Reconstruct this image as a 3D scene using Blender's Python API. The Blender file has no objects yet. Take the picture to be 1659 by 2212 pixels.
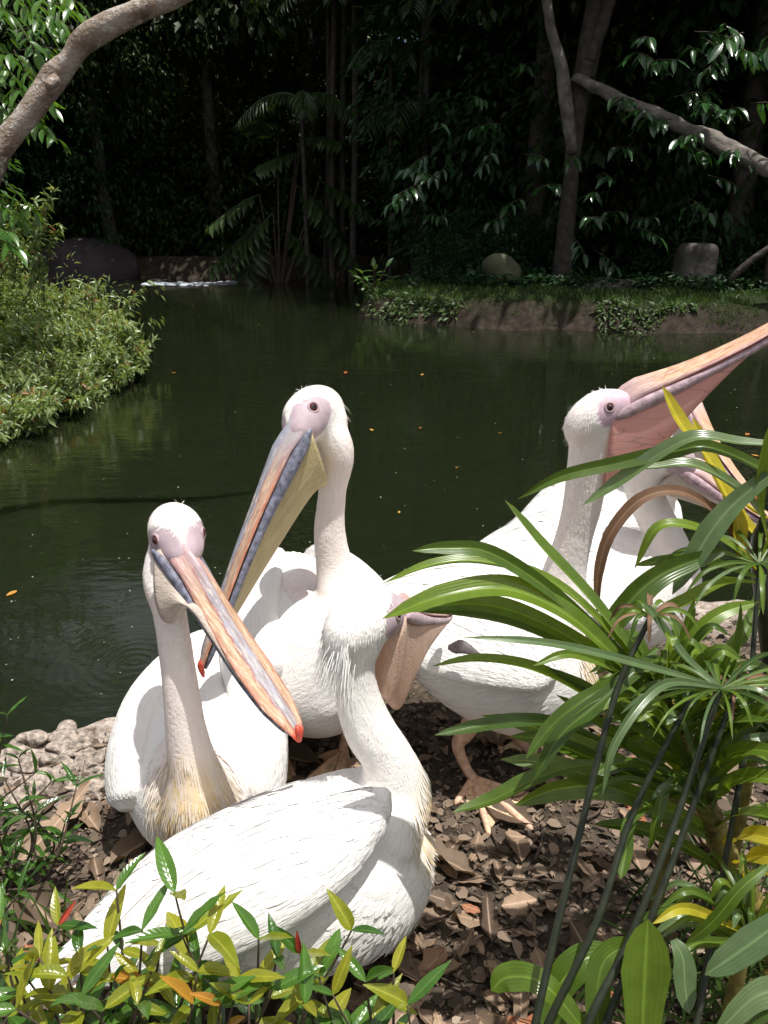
import bpy, math, random
import numpy as np
from mathutils import Vector, Matrix

random.seed(7)
RNG = np.random.default_rng(7)
scene = bpy.context.scene
COL = scene.collection
R = math.radians

# ------------------------------------------------------------------ camera
CAM_H, PITCH, FOC, W0, H0 = 1.5, R(20.5), 1700.0, 1659.0, 2212.0
cam_data = bpy.data.cameras.new('camera')
cam_data.sensor_fit = 'HORIZONTAL'
cam_data.sensor_width = 36.0
cam_data.lens = 36.0 * FOC / W0
cam_data.clip_start = 0.05
cam_data.clip_end = 2000
cam = bpy.data.objects.new('camera', cam_data)
COL.objects.link(cam)
cam.location = (0, 0, CAM_H)
cam.rotation_euler = (R(90) - PITCH, 0, 0)
scene.camera = cam

# ------------------------------------------------------------------ sky, sun, exposure
SUN_EL, SUN_AZ = R(78), R(118)          # azimuth measured from +Y towards +X
world = bpy.data.worlds.new('World')
scene.world = world
world.use_nodes = True
wn = world.node_tree.nodes
wn.clear()
w_out = wn.new('ShaderNodeOutputWorld')
w_bg = wn.new('ShaderNodeBackground')
w_sky = wn.new('ShaderNodeTexSky')
w_sky.sky_type = 'NISHITA'
w_sky.sun_disc = False
w_sky.sun_elevation = SUN_EL
w_sky.sun_rotation = SUN_AZ
w_sky.dust_density = 5.0
w_sky.air_density = 0.8
w_bg.inputs['Strength'].default_value = 0.085
# broken white cloud added over the unseen sky for fill and water reflections
w_co = wn.new('ShaderNodeTexCoord')
w_no = wn.new('ShaderNodeTexNoise')
w_no.inputs['Scale'].default_value = 2.6
w_no.inputs['Detail'].default_value = 7
w_rp = wn.new('ShaderNodeMapRange')
w_rp.inputs[1].default_value, w_rp.inputs[2].default_value = 0.46, 0.62
w_mx = wn.new('ShaderNodeMix')
w_mx.data_type = 'RGBA'
w_mx.inputs[7].default_value = (10.0, 10.0, 10.1, 1)
wl = world.node_tree.links
wl.new(w_co.outputs['Generated'], w_no.inputs['Vector'])
wl.new(w_no.outputs['Fac'], w_rp.inputs[0])
wl.new(w_rp.outputs[0], w_mx.inputs[0])
wl.new(w_sky.outputs[0], w_mx.inputs[6])
wl.new(w_mx.outputs[2], w_bg.inputs['Color'])
world.node_tree.links.new(w_bg.outputs[0], w_out.inputs['Surface'])
sun_data = bpy.data.lights.new('sun', 'SUN')
sun_data.energy = 4.9
sun_data.angle = R(0.55)
sun_data.color = (1.0, 0.965, 0.92)
sun = bpy.data.objects.new('sun', sun_data)
COL.objects.link(sun)
sun_from = Vector((math.sin(SUN_AZ) * math.cos(SUN_EL), math.cos(SUN_AZ) * math.cos(SUN_EL), math.sin(SUN_EL)))
sun.rotation_euler = sun_from.to_track_quat('Z', 'Y').to_euler()
sun.location = sun_from * 40
vs = scene.view_settings
vs.view_transform = 'Standard'
vs.look = 'None'
vs.exposure = 0.22
vs.gamma = 1.0
vs.use_curve_mapping = False

# ------------------------------------------------------------------ surveying helpers
CP, SP = math.cos(PITCH), math.sin(PITCH)


def P(u, v, y):
    """world point seen at (u, v) of the 1659 x 2212 photograph, standing y metres north of the viewer"""
    a, b = (u - W0 / 2) / FOC, (H0 / 2 - v) / FOC
    dx, dy, dz = a, CP + b * SP, -SP + b * CP
    s = y / dy
    return np.array((dx * s, y, CAM_H + dz * s))


def G(u, v, z=0.0):
    a, b = (u - W0 / 2) / FOC, (H0 / 2 - v) / FOC
    dx, dy, dz = a, CP + b * SP, -SP + b * CP
    s = (z - CAM_H) / dz
    return np.array((dx * s, dy * s, z))


def depth(p):
    return p[1] * CP + (CAM_H - p[2]) * SP


def px(n, p):
    """metres covered by n photograph pixels at point p"""
    return n / FOC * depth(p)


def V3(*a):
    return np.array(a, float)


def unit(v):
    v = np.asarray(v, float)
    n = np.linalg.norm(v, axis=-1, keepdims=True)
    return v / np.maximum(n, 1e-9)


# ------------------------------------------------------------------ object helpers
ORG = {}


def tag(o, label=None, cat=None, group=None, kind=None):
    if label: o['label'] = label
    if cat: o['category'] = cat
    if group: o['group'] = group
    if kind: o['kind'] = kind
    return o


def thing(name, loc, label, cat, group=None):
    o = bpy.data.objects.new(name, None)
    o.empty_display_size = 0.05
    COL.objects.link(o)
    o.location = loc
    ORG[o] = np.array(loc, float)
    return tag(o, label, cat, group)


def mesh_data(name, verts, faces, mat, smooth=True, attrs=None):
    me = bpy.data.meshes.new(name)
    verts = np.asarray(verts, float)
    if isinstance(faces, np.ndarray):
        nf, k = faces.shape
        me.vertices.add(len(verts))
        me.vertices.foreach_set('co', verts.astype(np.float32).ravel())
        me.loops.add(nf * k)
        me.loops.foreach_set('vertex_index', faces.astype(np.int32).ravel())
        me.polygons.add(nf)
        me.polygons.foreach_set('loop_start', np.arange(0, nf * k, k, dtype=np.int32))
        me.update(calc_edges=True)
        me.validate()
    else:
        me.from_pydata([tuple(v) for v in verts], [], faces)
    if smooth:
        me.polygons.foreach_set('use_smooth', np.ones(len(me.polygons), bool))
    if mat: me.materials.append(mat)
    for k, a in (attrs or {}).items():
        a = np.asarray(a, np.float32)
        if a.ndim == 1:
            at = me.attributes.new(k, 'FLOAT', 'POINT'); at.data.foreach_set('value', a)
        else:
            at = me.attributes.new(k, 'FLOAT_VECTOR', 'POINT'); at.data.foreach_set('vector', a.ravel())
    me.update()
    return me


def build(name, verts, faces, mat, parent=None, smooth=True, attrs=None, kind=None):
    verts = np.asarray(verts, float)
    org = ORG.get(parent, np.zeros(3)) if parent else np.zeros(3)
    me = mesh_data(name, verts - org, faces, mat, smooth, attrs)
    o = bpy.data.objects.new(name, me)
    COL.objects.link(o)
    if parent:
        o.parent = parent
    ORG[o] = org
    if kind: o['kind'] = kind
    return o


def put(name, me, M, parent=None, mat=None):
    """an object sharing mesh data me, at world matrix M"""
    o = bpy.data.objects.new(name, me)
    COL.objects.link(o)
    M = M.copy()
    if parent:
        o.parent = parent
        org = ORG.get(parent, np.zeros(3))
        M.translation = M.translation - Vector(org)
    o.matrix_local = M
    if mat:
        o.material_slots[0].link = 'OBJECT'
        o.material_slots[0].material = mat
    return o


def catmull(pts, n):
    """resample rows of pts (k, d) to n rows"""
    pts = np.asarray(pts, float)
    k = len(pts)
    if k == 2:
        t = np.linspace(0, 1, n)[:, None]
        return pts[0] * (1 - t) + pts[1] * t
    q = np.vstack([2 * pts[0] - pts[1], pts, 2 * pts[-1] - pts[-2]])
    t = np.linspace(0, k - 1, n)
    i = np.minimum(t.astype(int), k - 2)
    f = (t - i)[:, None]
    p0, p1, p2, p3 = q[i], q[i + 1], q[i + 2], q[i + 3]
    return 0.5 * (2 * p1 + (p2 - p0) * f + (2 * p0 - 5 * p1 + 4 * p2 - p3) * f ** 2 + (3 * p1 - p0 - 3 * p2 + p3) * f ** 3)


def rings_to_mesh(rings, cap=True, closed=True):
    """rings (n, m, 3) -> verts, quad faces list"""
    n, m, _ = rings.shape
    v = rings.reshape(-1, 3)
    f = []
    mm = m if closed else m - 1
    for i in range(n - 1):
        for j in range(mm):
            a, b = i * m + j, i * m + (j + 1) % m
            f.append((a, b, b + m, a + m))
    if cap and closed:
        v = np.vstack([v, rings[0].mean(0), rings[-1].mean(0)])
        c0, c1 = n * m, n * m + 1
        for j in range(m):
            f.append((c0, (j + 1) % m, j))
            f.append((c1, (n - 1) * m + j, (n - 1) * m + (j + 1) % m))
    return v, f


def frames(C, hint):
    T = unit(np.gradient(C, axis=0))
    hint = np.broadcast_to(np.asarray(hint, float), C.shape)
    U = unit(hint - (hint * T).sum(1, keepdims=True) * T)
    S = np.cross(T, U)
    return T, U, S


def tube(pts, rad, n=24, m=12, hint=(0.13, 0.2, 0.97), rough=0.0, seed=0, flat=1.0):
    C = catmull(pts, n)
    r = catmull(np.asarray(rad, float)[:, None], n)[:, 0]
    T, U, S = frames(C, hint)
    th = np.linspace(0, 2 * np.pi, m, endpoint=False)
    rr = r[:, None] * np.ones(m)
    if rough:
        g = np.random.default_rng(seed)
        nz = g.normal(size=(n, m))
        nz = (nz + np.roll(nz, 1, 1) + np.roll(nz, -1, 1)) / 3
        nz[1:-1] = (nz[:-2] + nz[1:-1] + nz[2:]) / 3
        lo = catmull(g.normal(size=(max(4, n // 5), m)), n)
        lo = (lo + np.roll(lo, 1, 1) + np.roll(lo, -1, 1) + np.roll(lo, 2, 1)) / 4
        rr = rr * (1 + rough * (nz + lo))
    ring = C[:, None] + rr[..., None] * (np.cos(th)[None, :, None] * S[:, None] + flat * np.sin(th)[None, :, None] * U[:, None])
    return rings_to_mesh(ring)


def ell_loft(C, A, B, n=40, m=28, egg=0.0, power=1.0):
    """loft of ellipses; C, A, B (k,3) centres and the two semi-axis vectors"""
    Z = catmull(np.hstack([C, A, B]), n)
    C, A, B = Z[:, :3], Z[:, 3:6], Z[:, 6:9]
    th = np.linspace(0, 2 * np.pi, m, endpoint=False)
    c, s = np.cos(th), np.sin(th)
    c = np.sign(c) * np.abs(c) ** power
    s2 = np.sign(s) * np.abs(s) ** power
    wid = 1 - egg * s
    ring = C[:, None] + (c * wid)[None, :, None] * A[:, None] + s2[None, :, None] * B[:, None]
    return rings_to_mesh(ring)


def merge(parts):
    vs_, fs, off = [], [], 0
    for v, f in parts:
        vs_.append(np.asarray(v))
        fs += [tuple(i + off for i in q) for q in f]
        off += len(v)
    return np.vstack(vs_), fs


def remesh(parts, voxel, smooth_it):
    v, f = merge(parts)
    me = bpy.data.meshes.new('tmp')
    me.from_pydata([tuple(a) for a in v], [], f)
    o = bpy.data.objects.new('tmp', me)
    COL.objects.link(o)
    md = o.modifiers.new('r', 'REMESH')
    md.mode = 'VOXEL'
    md.voxel_size = voxel
    sm = o.modifiers.new('s', 'SMOOTH')
    sm.factor = 0.5
    sm.iterations = smooth_it
    dg = bpy.context.evaluated_depsgraph_get()
    dg.update()
    out = bpy.data.meshes.new_from_object(o.evaluated_get(dg))
    bpy.data.objects.remove(o)
    n = len(out.vertices)
    co = np.empty(n * 3, np.float32)
    out.vertices.foreach_get('co', co)
    faces = np.array([p.vertices[:] for p in out.polygons if len(p.vertices) == 4], np.int32)
    return co.reshape(-1, 3).astype(float), faces


# ------------------------------------------------------------------ materials
def material(name):
    m = bpy.data.materials.new(name)
    m.use_nodes = True
    nt = m.node_tree
    nt.nodes.clear()
    out = nt.nodes.new('ShaderNodeOutputMaterial')
    return m, nt, out


class N:
    """tiny node-graph writer"""
    def __init__(s, nt): s.nt = nt

    def new(s, t, **kw):
        n = s.nt.nodes.new(t)
        for k, v in kw.items(): setattr(n, k, v)
        return n

    def set(s, sock, val):
        if isinstance(val, bpy.types.NodeSocket): s.nt.links.new(val, sock)
        elif val is not None:
            if sock.type == 'RGBA' and len(val) == 3: val = (*val, 1)
            sock.default_value = val

    def attr(s, name, out='Fac'):
        return s.new('ShaderNodeAttribute', attribute_name=name).outputs[out]

    def coord(s, which='Object'):
        return s.new('ShaderNodeTexCoord').outputs[which]

    def mapping(s, vec, scale=(1, 1, 1), loc=(0, 0, 0), rot=(0, 0, 0)):
        n = s.new('ShaderNodeMapping')
        s.set(n.inputs[0], vec); n.inputs['Scale'].default_value = scale
        n.inputs['Location'].default_value = loc; n.inputs['Rotation'].default_value = rot
        return n.outputs[0]

    def noise(s, vec=None, scale=5, detail=4, rough=0.55, out='Fac', dist=0.0):
        n = s.new('ShaderNodeTexNoise')
        if vec is not None: s.set(n.inputs['Vector'], vec)
        n.inputs['Scale'].default_value = scale
        n.inputs['Detail'].default_value = detail
        n.inputs['Roughness'].default_value = rough
        n.inputs['Distortion'].default_value = dist
        return n.outputs[out]

    def voronoi(s, vec=None, scale=5, feature='F1', out='Distance'):
        n = s.new('ShaderNodeTexVoronoi', feature=feature)
        if vec is not None: s.set(n.inputs['Vector'], vec)
        n.inputs['Scale'].default_value = scale
        return n.outputs[out]

    def ramp(s, fac, stops, interp='LINEAR'):
        n = s.new('ShaderNodeValToRGB')
        s.set(n.inputs[0], fac)
        cr = n.color_ramp
        cr.interpolation = interp
        while len(cr.elements) < len(stops): cr.elements.new(0.5)
        for e, (p, c) in zip(cr.elements, stops):
            e.position = p
            e.color = (*c, 1) if len(c) == 3 else c
        return n.outputs[0]

    def rng(s, fac, a, b, c=0.0, d=1.0):
        n = s.new('ShaderNodeMapRange')
        s.set(n.inputs[0], fac)
        for i, x in enumerate((a, b, c, d)): n.inputs[i + 1].default_value = x
        return n.outputs[0]

    def math(s, op, a, b=None):
        n = s.new('ShaderNodeMath', operation=op)
        s.set(n.inputs[0], a)
        if b is not None: s.set(n.inputs[1], b)
        return n.outputs[0]

    def mix(s, fac, a, b, blend='MIX'):
        n = s.new('ShaderNodeMix', data_type='RGBA', blend_type=blend)
        s.set(n.inputs[0], fac); s.set(n.inputs[6], a); s.set(n.inputs[7], b)
        return n.outputs[2]

    def bump(s, h, strength=0.3, dist=0.01, normal=None):
        n = s.new('ShaderNodeBump')
        n.inputs['Strength'].default_value = strength
        n.inputs['Distance'].default_value = dist
        s.set(n.inputs['Height'], h)
        if normal is not None: s.set(n.inputs['Normal'], normal)
        return n.outputs[0]

    def bsdf(s, color, rough=0.6, spec=0.5, normal=None, **kw):
        n = s.new('ShaderNodeBsdfPrincipled')
        s.set(n.inputs['Base Color'], color)
        s.set(n.inputs['Roughness'], rough)
        s.set(n.inputs['Specular IOR Level'], spec)
        if normal is not None: s.set(n.inputs['Normal'], normal)
        for k, v in kw.items(): s.set(n.inputs[k.replace('_', ' ')], v)
        return n.outputs[0]

    def translucent(s, base, color, fac, normal=None):
        t = s.new('ShaderNodeBsdfTranslucent')
        s.set(t.inputs[0], color)
        m = s.new('ShaderNodeMixShader')
        s.set(m.inputs[0], fac); s.nt.links.new(base, m.inputs[1]); s.nt.links.new(t.outputs[0], m.inputs[2])
        return m.outputs[0]

    def out(s, o, sh): s.nt.links.new(sh, o.inputs['Surface'])


def simple_mat(name, col, rough=0.7, var=0.25, scale=12, bump=0.3, dist=0.01, spec=0.4):
    m, nt, o = material(name)
    n = N(nt)
    z = n.noise(n.coord(), scale, 6)
    c = n.mix(n.rng(z, 0.3, 0.7), tuple(x * (1 - var) for x in col), tuple(min(1, x * (1 + var)) for x in col))
    n.out(o, n.bsdf(c, rough, spec, n.bump(z, bump, dist)))
    return m


def leaf_mat(name, c1, c2, trans=0.3, rough=0.38, spec=0.5, tcol=None, vein=False, obj_rand=False, c3=None):
    """leaf: colour varies leaf by leaf ('rnd'), light shines through it"""
    m, nt, o = material(name)
    n = N(nt)
    r = n.new('ShaderNodeObjectInfo').outputs['Random'] if obj_rand else n.attr('rnd')
    stops = [(0.0, c1), (0.95 if c3 else 1.0, c2)] + ([(0.985, c3)] if c3 else [])
    col = n.ramp(r, stops)
    z = n.noise(n.coord(), 40 if obj_rand or vein else 3, 3)
    col = n.mix(n.rng(z, 0.35, 0.65, 0, 0.35), col, n.mix(1.0, col, (0.45, 0.5, 0.4), 'MULTIPLY'))
    nrm = n.bump(z, 0.15, 0.004)
    if vein:
        lx = n.attr('lx'); ly = n.attr('ly')
        ay = n.math('ABSOLUTE', ly)
        if vein == 'par':
            ribs = n.math('SINE', n.math('MULTIPLY', ly, 26.0))
        else:
            ribs = n.math('SINE', n.math('MULTIPLY', n.math('ADD', lx, n.math('MULTIPLY', ay, -0.16)), 60.0))
        mid = n.rng(ay, 0.0, 0.12, 1.0, 0.0)
        col = n.mix(n.math('MULTIPLY', mid, 0.45), col, tuple(min(1, x * 1.9 + 0.03) for x in c2))
        h = n.math('ADD', n.math('MULTIPLY', ribs, 0.3), n.math('MULTIPLY', mid, -1.0))
        nrm = n.bump(h, 0.3, 0.0012)
        if vein == 'par':
            # dry brown tips and small scars
            dry = n.math('ADD', n.rng(lx, 0.88, 1.0, 0, 0.5), n.rng(n.noise(n.coord(), 28, 4, 0.7), 0.60, 0.75, 0, 0.6))
            col = n.mix(n.rng(dry, 0.38, 0.6, 0, 0.9), col, (0.17, 0.11, 0.05))
            col = n.mix(n.rng(ribs, 0.0, 1.0, 0.0, 0.22), col, n.mix(1.0, col, (0.6, 0.7, 0.5), 'MULTIPLY'))
    b = n.bsdf(col, rough, spec, nrm)
    tc = n.mix(1.0, col, tcol or (1.9, 1.7, 0.6), 'MULTIPLY')
    n.out(o, n.translucent(b, tc, trans))
    return m


def feather_mat(name, white=(0.845, 0.825, 0.79), pink=(0.80, 0.645, 0.57), skin=(0.41, 0.325, 0.355), yellow=(0.80, 0.60, 0.28), bump=0.5, fs=1.0):
    m, nt, o = material(name)
    n = N(nt)
    fl = n.attr('flow', 'Vector')
    st = n.noise(fl, 1.0 * fs, 3, 0.6)
    st2 = n.noise(fl, 0.33 * fs, 2, 0.5)
    fine = n.noise(n.coord(), 220, 2)
    col = n.mix(n.rng(st, 0.3, 0.7, 0.0, 0.22), white, tuple(x * 0.86 for x in white))
    col = n.mix(n.math('MULTIPLY', n.attr('pink'), n.rng(st2, 0.3, 0.7, 0.35, 0.95)), col, pink)
    col = n.mix(n.math('MULTIPLY', n.attr('yel'), n.rng(st, 0.36, 0.62, 0.08, 1.0)), col, yellow)
    sk = n.attr('skin')
    col = n.mix(sk, col, n.mix(n.rng(n.noise(n.coord(), 35, 4), 0.35, 0.65), skin, tuple(min(1, x * 1.22) for x in skin)))
    h = n.math('ADD', n.math('MULTIPLY', st, 1.0), n.math('ADD', n.math('MULTIPLY', st2, 0.9), n.math('MULTIPLY', fine, 0.12)))
    h = n.math('MULTIPLY', h, n.rng(sk, 0, 1, 1.0, 0.15))
    n.out(o, n.bsdf(col, n.rng(sk, 0, 1, 0.9, 0.55), 0.25, n.bump(h, bump, 0.006)))
    return m


def bill_mat(name, stripe, red, horn, edge, base):
    """stripe along the culmen, a red seam, scratched horn flanks"""
    m, nt, o = material(name)
    n = N(nt)
    by, bt = n.attr('by'), n.attr('bt')
    fl = n.attr('flow', 'Vector')
    scr = n.noise(fl, 1.0, 4, 0.7, dist=0.6)
    pat = n.noise(n.coord(), 26, 4)
    yy = n.math('ADD', by, n.rng(pat, 0.3, 0.7, -0.07, 0.07))
    col = n.ramp(yy, [(0.0, stripe), (0.26, stripe), (0.34, red), (0.42, horn), (0.74, horn), (0.95, edge)])
    dark = n.mix(1.0, col, (0.70, 0.60, 0.54), 'MULTIPLY')
    col = n.mix(n.rng(scr, 0.44, 0.58, 0, 0.95), col, dark)
    col = n.mix(n.rng(n.noise(fl, 1.4, 3, 0.7), 0.54, 0.63, 0, 0.7), col, (0.74, 0.62, 0.50))
    col = n.mix(n.rng(bt, 0.02, 0.22, 0.75, 0.0), col, base)
    col = n.mix(n.math('MULTIPLY', n.rng(bt, 0.93, 0.975), 1.0), col, (0.72, 0.07, 0.035))
    n.out(o, n.bsdf(col, n.rng(scr, 0.3, 0.7, 0.3, 0.55), 0.5, n.bump(n.math('ADD', scr, n.math('MULTIPLY', pat, 0.5)), 0.8, 0.003)))
    return m


def pouch_mat(name, c1, c2, trans=0.25, scale=1.0, bump=0.6, veins=None):
    m, nt, o = material(name)
    n = N(nt)
    fl = n.attr('flow', 'Vector')
    wr = n.noise(fl, scale, 4, 0.65, dist=0.8)
    pb = n.voronoi(n.coord(), 210)
    col = n.mix(n.rng(wr, 0.32, 0.66), c1, c2)
    col = n.mix(n.rng(n.noise(n.coord(), 9, 3), 0.35, 0.65, 0, 0.4), col, tuple(x * 0.82 for x in c1))
    if veins:
        vn = n.math('ABSOLUTE', n.math('SUBTRACT', n.noise(n.mapping(n.coord(), (3, 3, 16)), 1.3, 2, 0.4), 0.5))
        col = n.mix(n.rng(vn, 0.0, 0.012, 0.55, 0.0), col, veins)
    h = n.math('ADD', wr, n.math('MULTIPLY', pb, 0.45))
    b = n.bsdf(col, 0.55, 0.4, n.bump(h, bump, 0.004))
    n.out(o, n.translucent(b, col, trans))
    return m


M = {}
M['feather'] = feather_mat('white_plumage')
M['wing'] = feather_mat('wing_plumage', white=(0.84, 0.82, 0.79), bump=0.55)
M['plume'] = simple_mat('plume', (0.84, 0.83, 0.80), 0.9, 0.05, 60, 0.1, 0.002, 0.2)
M['dark_feather'] = simple_mat('dark_feather', (0.055, 0.045, 0.042), 0.5, 0.4, 60, 0.3, 0.002)
M['iris'] = simple_mat('iris', (0.07, 0.012, 0.008), 0.06, 0.3, 80, 0.0, 0.001, 0.8)
M['pupil'] = simple_mat('pupil', (0.004, 0.004, 0.004), 0.05, 0.1, 80, 0.0, 0.001, 0.8)
M['eye_ring'] = simple_mat('eye_ring', (0.42, 0.31, 0.33), 0.5, 0.15, 90, 0.2, 0.001)
M['foot'] = simple_mat('foot_skin', (0.72, 0.53, 0.33), 0.6, 0.25, 45, 0.5, 0.003)
M['toe'] = simple_mat('toe_skin', (0.66, 0.42, 0.29), 0.55, 0.3, 70, 0.6, 0.002)
M['lower_bill'] = simple_mat('lower_bill_slate', (0.15, 0.155, 0.205), 0.5, 0.65, 70, 0.8, 0.003)
M['lower_bill_pale'] = simple_mat('lower_bill_mauve', (0.40, 0.29, 0.32), 0.5, 0.4, 60, 0.7, 0.003)
M['bill_orange'] = bill_mat('bill_orange', (0.41, 0.40, 0.45), (0.42, 0.18, 0.16), (0.58, 0.41, 0.27), (0.48, 0.20, 0.13), (0.50, 0.31, 0.31))
M['bill_grey'] = bill_mat('bill_grey', (0.27, 0.29, 0.35), (0.48, 0.27, 0.20), (0.54, 0.38, 0.27), (0.54, 0.24, 0.15), (0.29, 0.30, 0.35))
M['bill_pink'] = bill_mat('bill_pink', (0.60, 0.38, 0.24), (0.60, 0.3, 0.2), (0.66, 0.42, 0.26), (0.55, 0.32, 0.30), (0.55, 0.40, 0.42))
M['pouch_beige'] = pouch_mat('pouch_beige', (0.50, 0.42, 0.37), (0.66, 0.57, 0.47), 0.15)
M['pouch_yellow'] = pouch_mat('pouch_yellow', (0.50, 0.41, 0.19), (0.68, 0.58, 0.32), 0.15)
M['pouch_brown'] = pouch_mat('pouch_brown', (0.72, 0.49, 0.38), (0.92, 0.74, 0.60), 0.4, 1.6, 0.55)
M['pouch_pink'] = pouch_mat('pouch_pink', (0.97, 0.58, 0.52), (0.97, 0.66, 0.59), 0.55, 0.5, 0.25, (0.42, 0.30, 0.33))
M['pouch_cream'] = pouch_mat('pouch_cream', (0.60, 0.52, 0.44), (0.74, 0.66, 0.55), 0.25)

# ================================================================== THE SETTING
POND = np.array([(-8, 2.2), (-3, 2.25), (-1.5, 2.08), (-1.15, 2.1), (-0.85, 2.2), (-0.5, 2.3), (-0.1, 2.42), (0.3, 2.55), (0.75, 2.75),
                 (1.2, 2.95), (1.7, 3.2), (3, 3.5), (6, 3.6), (14, 3), (20, 7), (14, 11.4), (9, 12.3), (6.5, 12.2), (5.3, 12.7), (4, 12.6),
                 (3, 13.1), (2, 13.0), (1, 13.7), (0.2, 14.2), (-0.35, 14.9), (-0.2, 16), (0.6, 18), (1.2, 21), (0.4, 23.6), (-2, 24.6),
                 (-5, 24.2), (-7.5, 25.0), (-9.3, 24.2), (-12, 23), (-13, 18), (-9, 13.2), (-5, 11.6), (-3.7, 10.2), (-3.2, 9.0), (-3.25, 7.6), (-3.6, 6.6),
                 (-4.8, 5.8), (-7, 5), (-9, 3.5)], float)
WATER_Z = -0.2


def pond_sd(x, y):
    """signed distance to the pond edge, positive on land"""
    p = np.stack([x, y], -1)
    d = np.full(x.shape, 1e9)
    inside = np.zeros(x.shape, bool)
    for a, b in zip(POND, np.roll(POND, -1, 0)):
        e = b - a
        w = p - a
        t = np.clip((w @ e) / (e @ e), 0, 1)
        q = w - t[..., None] * e
        d = np.minimum(d, (q ** 2).sum(-1))
        c = ((a[1] > y) != (b[1] > y))
        xs = a[0] + (y - a[1]) * e[0] / (e[1] if abs(e[1]) > 1e-9 else 1e-9)
        inside ^= c & (x < xs)
    return np.where(inside, -1, 1) * np.sqrt(d)


def vnoise(x, y, seed=0):
    """smooth value noise"""
    g = np.random.default_rng(seed)
    tab = g.random((64, 64))
    xi, yi = np.floor(x).astype(int), np.floor(y).astype(int)
    fx, fy = x - xi, y - yi
    fx, fy = fx * fx * (3 - 2 * fx), fy * fy * (3 - 2 * fy)
    a, b = tab[xi % 64, yi % 64], tab[(xi + 1) % 64, yi % 64]
    c, d = tab[xi % 64, (yi + 1) % 64], tab[(xi + 1) % 64, (yi + 1) % 64]
    return (a * (1 - fx) + b * fx) * (1 - fy) + (c * (1 - fx) + d * fx) * fy


def sstep(a, b, x):
    t = np.clip((x - a) / (b - a), 0, 1)
    return t * t * (3 - 2 * t)


FEET = [(.29, 1.74), (.40, 1.88), (-.105, 1.85), (.70, 2.18), (-.30, 1.90)]


def ground_z(x, y):
    x, y = np.asarray(x, float), np.asarray(y, float)
    sd = pond_sd(x, y)
    near = sstep(4.5, 5.5, y)
    far = 0.26 + 0.012 * np.clip(y - 14, 0, 20) + 0.30 * np.clip(y - 34, 0, 60) + 0.25 * np.clip(np.abs(x) - 20, 0, 40)
    land = near * far + (1 - near) * 0.0
    land = land - .30 * sstep(-2.6, -3.2, x) * sstep(4.5, 5.5, y) * (1 - sstep(11.5, 14, y))
    wob = (vnoise(x * 1.7, y * 1.7, 1) - .5) * 0.10 + (vnoise(x * 6, y * 6, 2) - .5) * 0.035 + (vnoise(x * 17, y * 17, 3) - .5) * 0.016 + (vnoise(x * 37, y * 37, 33) - .5) * 0.008
    for fx_, fy_ in FEET:
        wob = wob * (1 - .9 * np.exp(-(((x - fx_) ** 2 + (y - fy_) ** 2) / .03)))
    farw = (vnoise(x * 1.2, y * 1.2, 4) - .5) * 0.18 + (vnoise(x * 4, y * 4, 5) - .5) * 0.1
    land = land + wob * (1 - near) * 0.6 + farw * near * 0.6
    wig = (vnoise(x * 2.2, y * 2.2, 6) - .5) * 0.16 + (vnoise(x * 7, y * 7, 7) - .5) * 0.06
    slope = 0.10 + 0.12 * near
    k = sstep(-slope - 0.05, slope, sd + wig * 1.4)
    k = k * (0.86 + 0.14 * sstep(0, 0.6, sd))
    bed = WATER_Z - 0.12 - 0.5 * sstep(0, 2.5, -sd)
    return bed + (land - bed) * k


def gz(x, y):
    return float(ground_z(np.array([x]), np.array([y]))[0])


def axis(*segs):
    out = []
    for a, b, s in segs:
        out.append(np.arange(a, b - 1e-6, s))
    out.append([segs[-1][1]])
    return np.concatenate(out)


xs = axis((-160, -40, 20), (-40, -12, 2), (-12, -2.4, .16), (-2.4, 2.6, .022), (2.6, 12, .16), (12, 40, 2), (40, 160, 20))
ys = axis((-40, -4, 6), (-4, .3, .4), (.3, 3.8, .022), (3.8, 11.4, .25), (11.4, 15.5, .075), (15.5, 28, .3), (28, 60, 2), (60, 260, 20))
gx, gy = np.meshgrid(xs, ys)
gzv = ground_z(gx, gy)
nx, ny = len(xs), len(ys)
ii, jj = np.meshgrid(np.arange(nx - 1), np.arange(ny - 1))
a = (jj * nx + ii).ravel()
gfaces = np.stack([a, a + 1, a + nx + 1, a + nx], 1)
sdv = pond_sd(gx, gy)
# where grass grows / where pale rubble shows: colours of the soil itself
grass = (sstep(0.02, 0.35, sdv) * (1 - sstep(1.2, 3.2, sdv)) * sstep(11, 12, gy) * (1 - sstep(18, 21, gy))).ravel()
rubble = (1 - sstep(0.02, 0.55, sdv)).ravel() * sstep(4.6, 4, gy).ravel() * np.maximum(sstep(-0.3, -0.6, gx), sstep(0.9, 1.3, gx)).ravel()

m, nt, o = material('ground_soil')
n = N(nt)
co = n.coord()
z1 = n.noise(co, 9, 7, 0.65)
z2 = n.noise(co, 60, 5, 0.7)
vr = n.voronoi(co, 34)
soil = n.ramp(z1, [(0.3, (0.028, 0.021, 0.016)), (0.5, (0.070, 0.054, 0.040)), (0.7, (0.13, 0.103, 0.077))])
soil = n.mix(n.rng(z2, 0.55, 0.72, 0, 0.7), soil, (0.24, 0.18, 0.12))
stone = n.ramp(n.noise(co, 30, 9, 0.78, dist=0.5), [(0.34, (0.07, 0.05, 0.04)), (0.45, (0.34, 0.27, 0.22)), (0.58, (0.60, 0.53, 0.47)), (0.70, (0.27, 0.19, 0.15))])
col = n.mix(n.math('MULTIPLY', n.attr('rubble'), n.rng(z1, 0.25, 0.5, 0.55, 1.0)), soil, stone)
gr = n.ramp(n.noise(co, 6, 5), [(0.3, (0.022, 0.034, 0.010)), (0.7, (0.05, 0.085, 0.02))])
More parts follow.
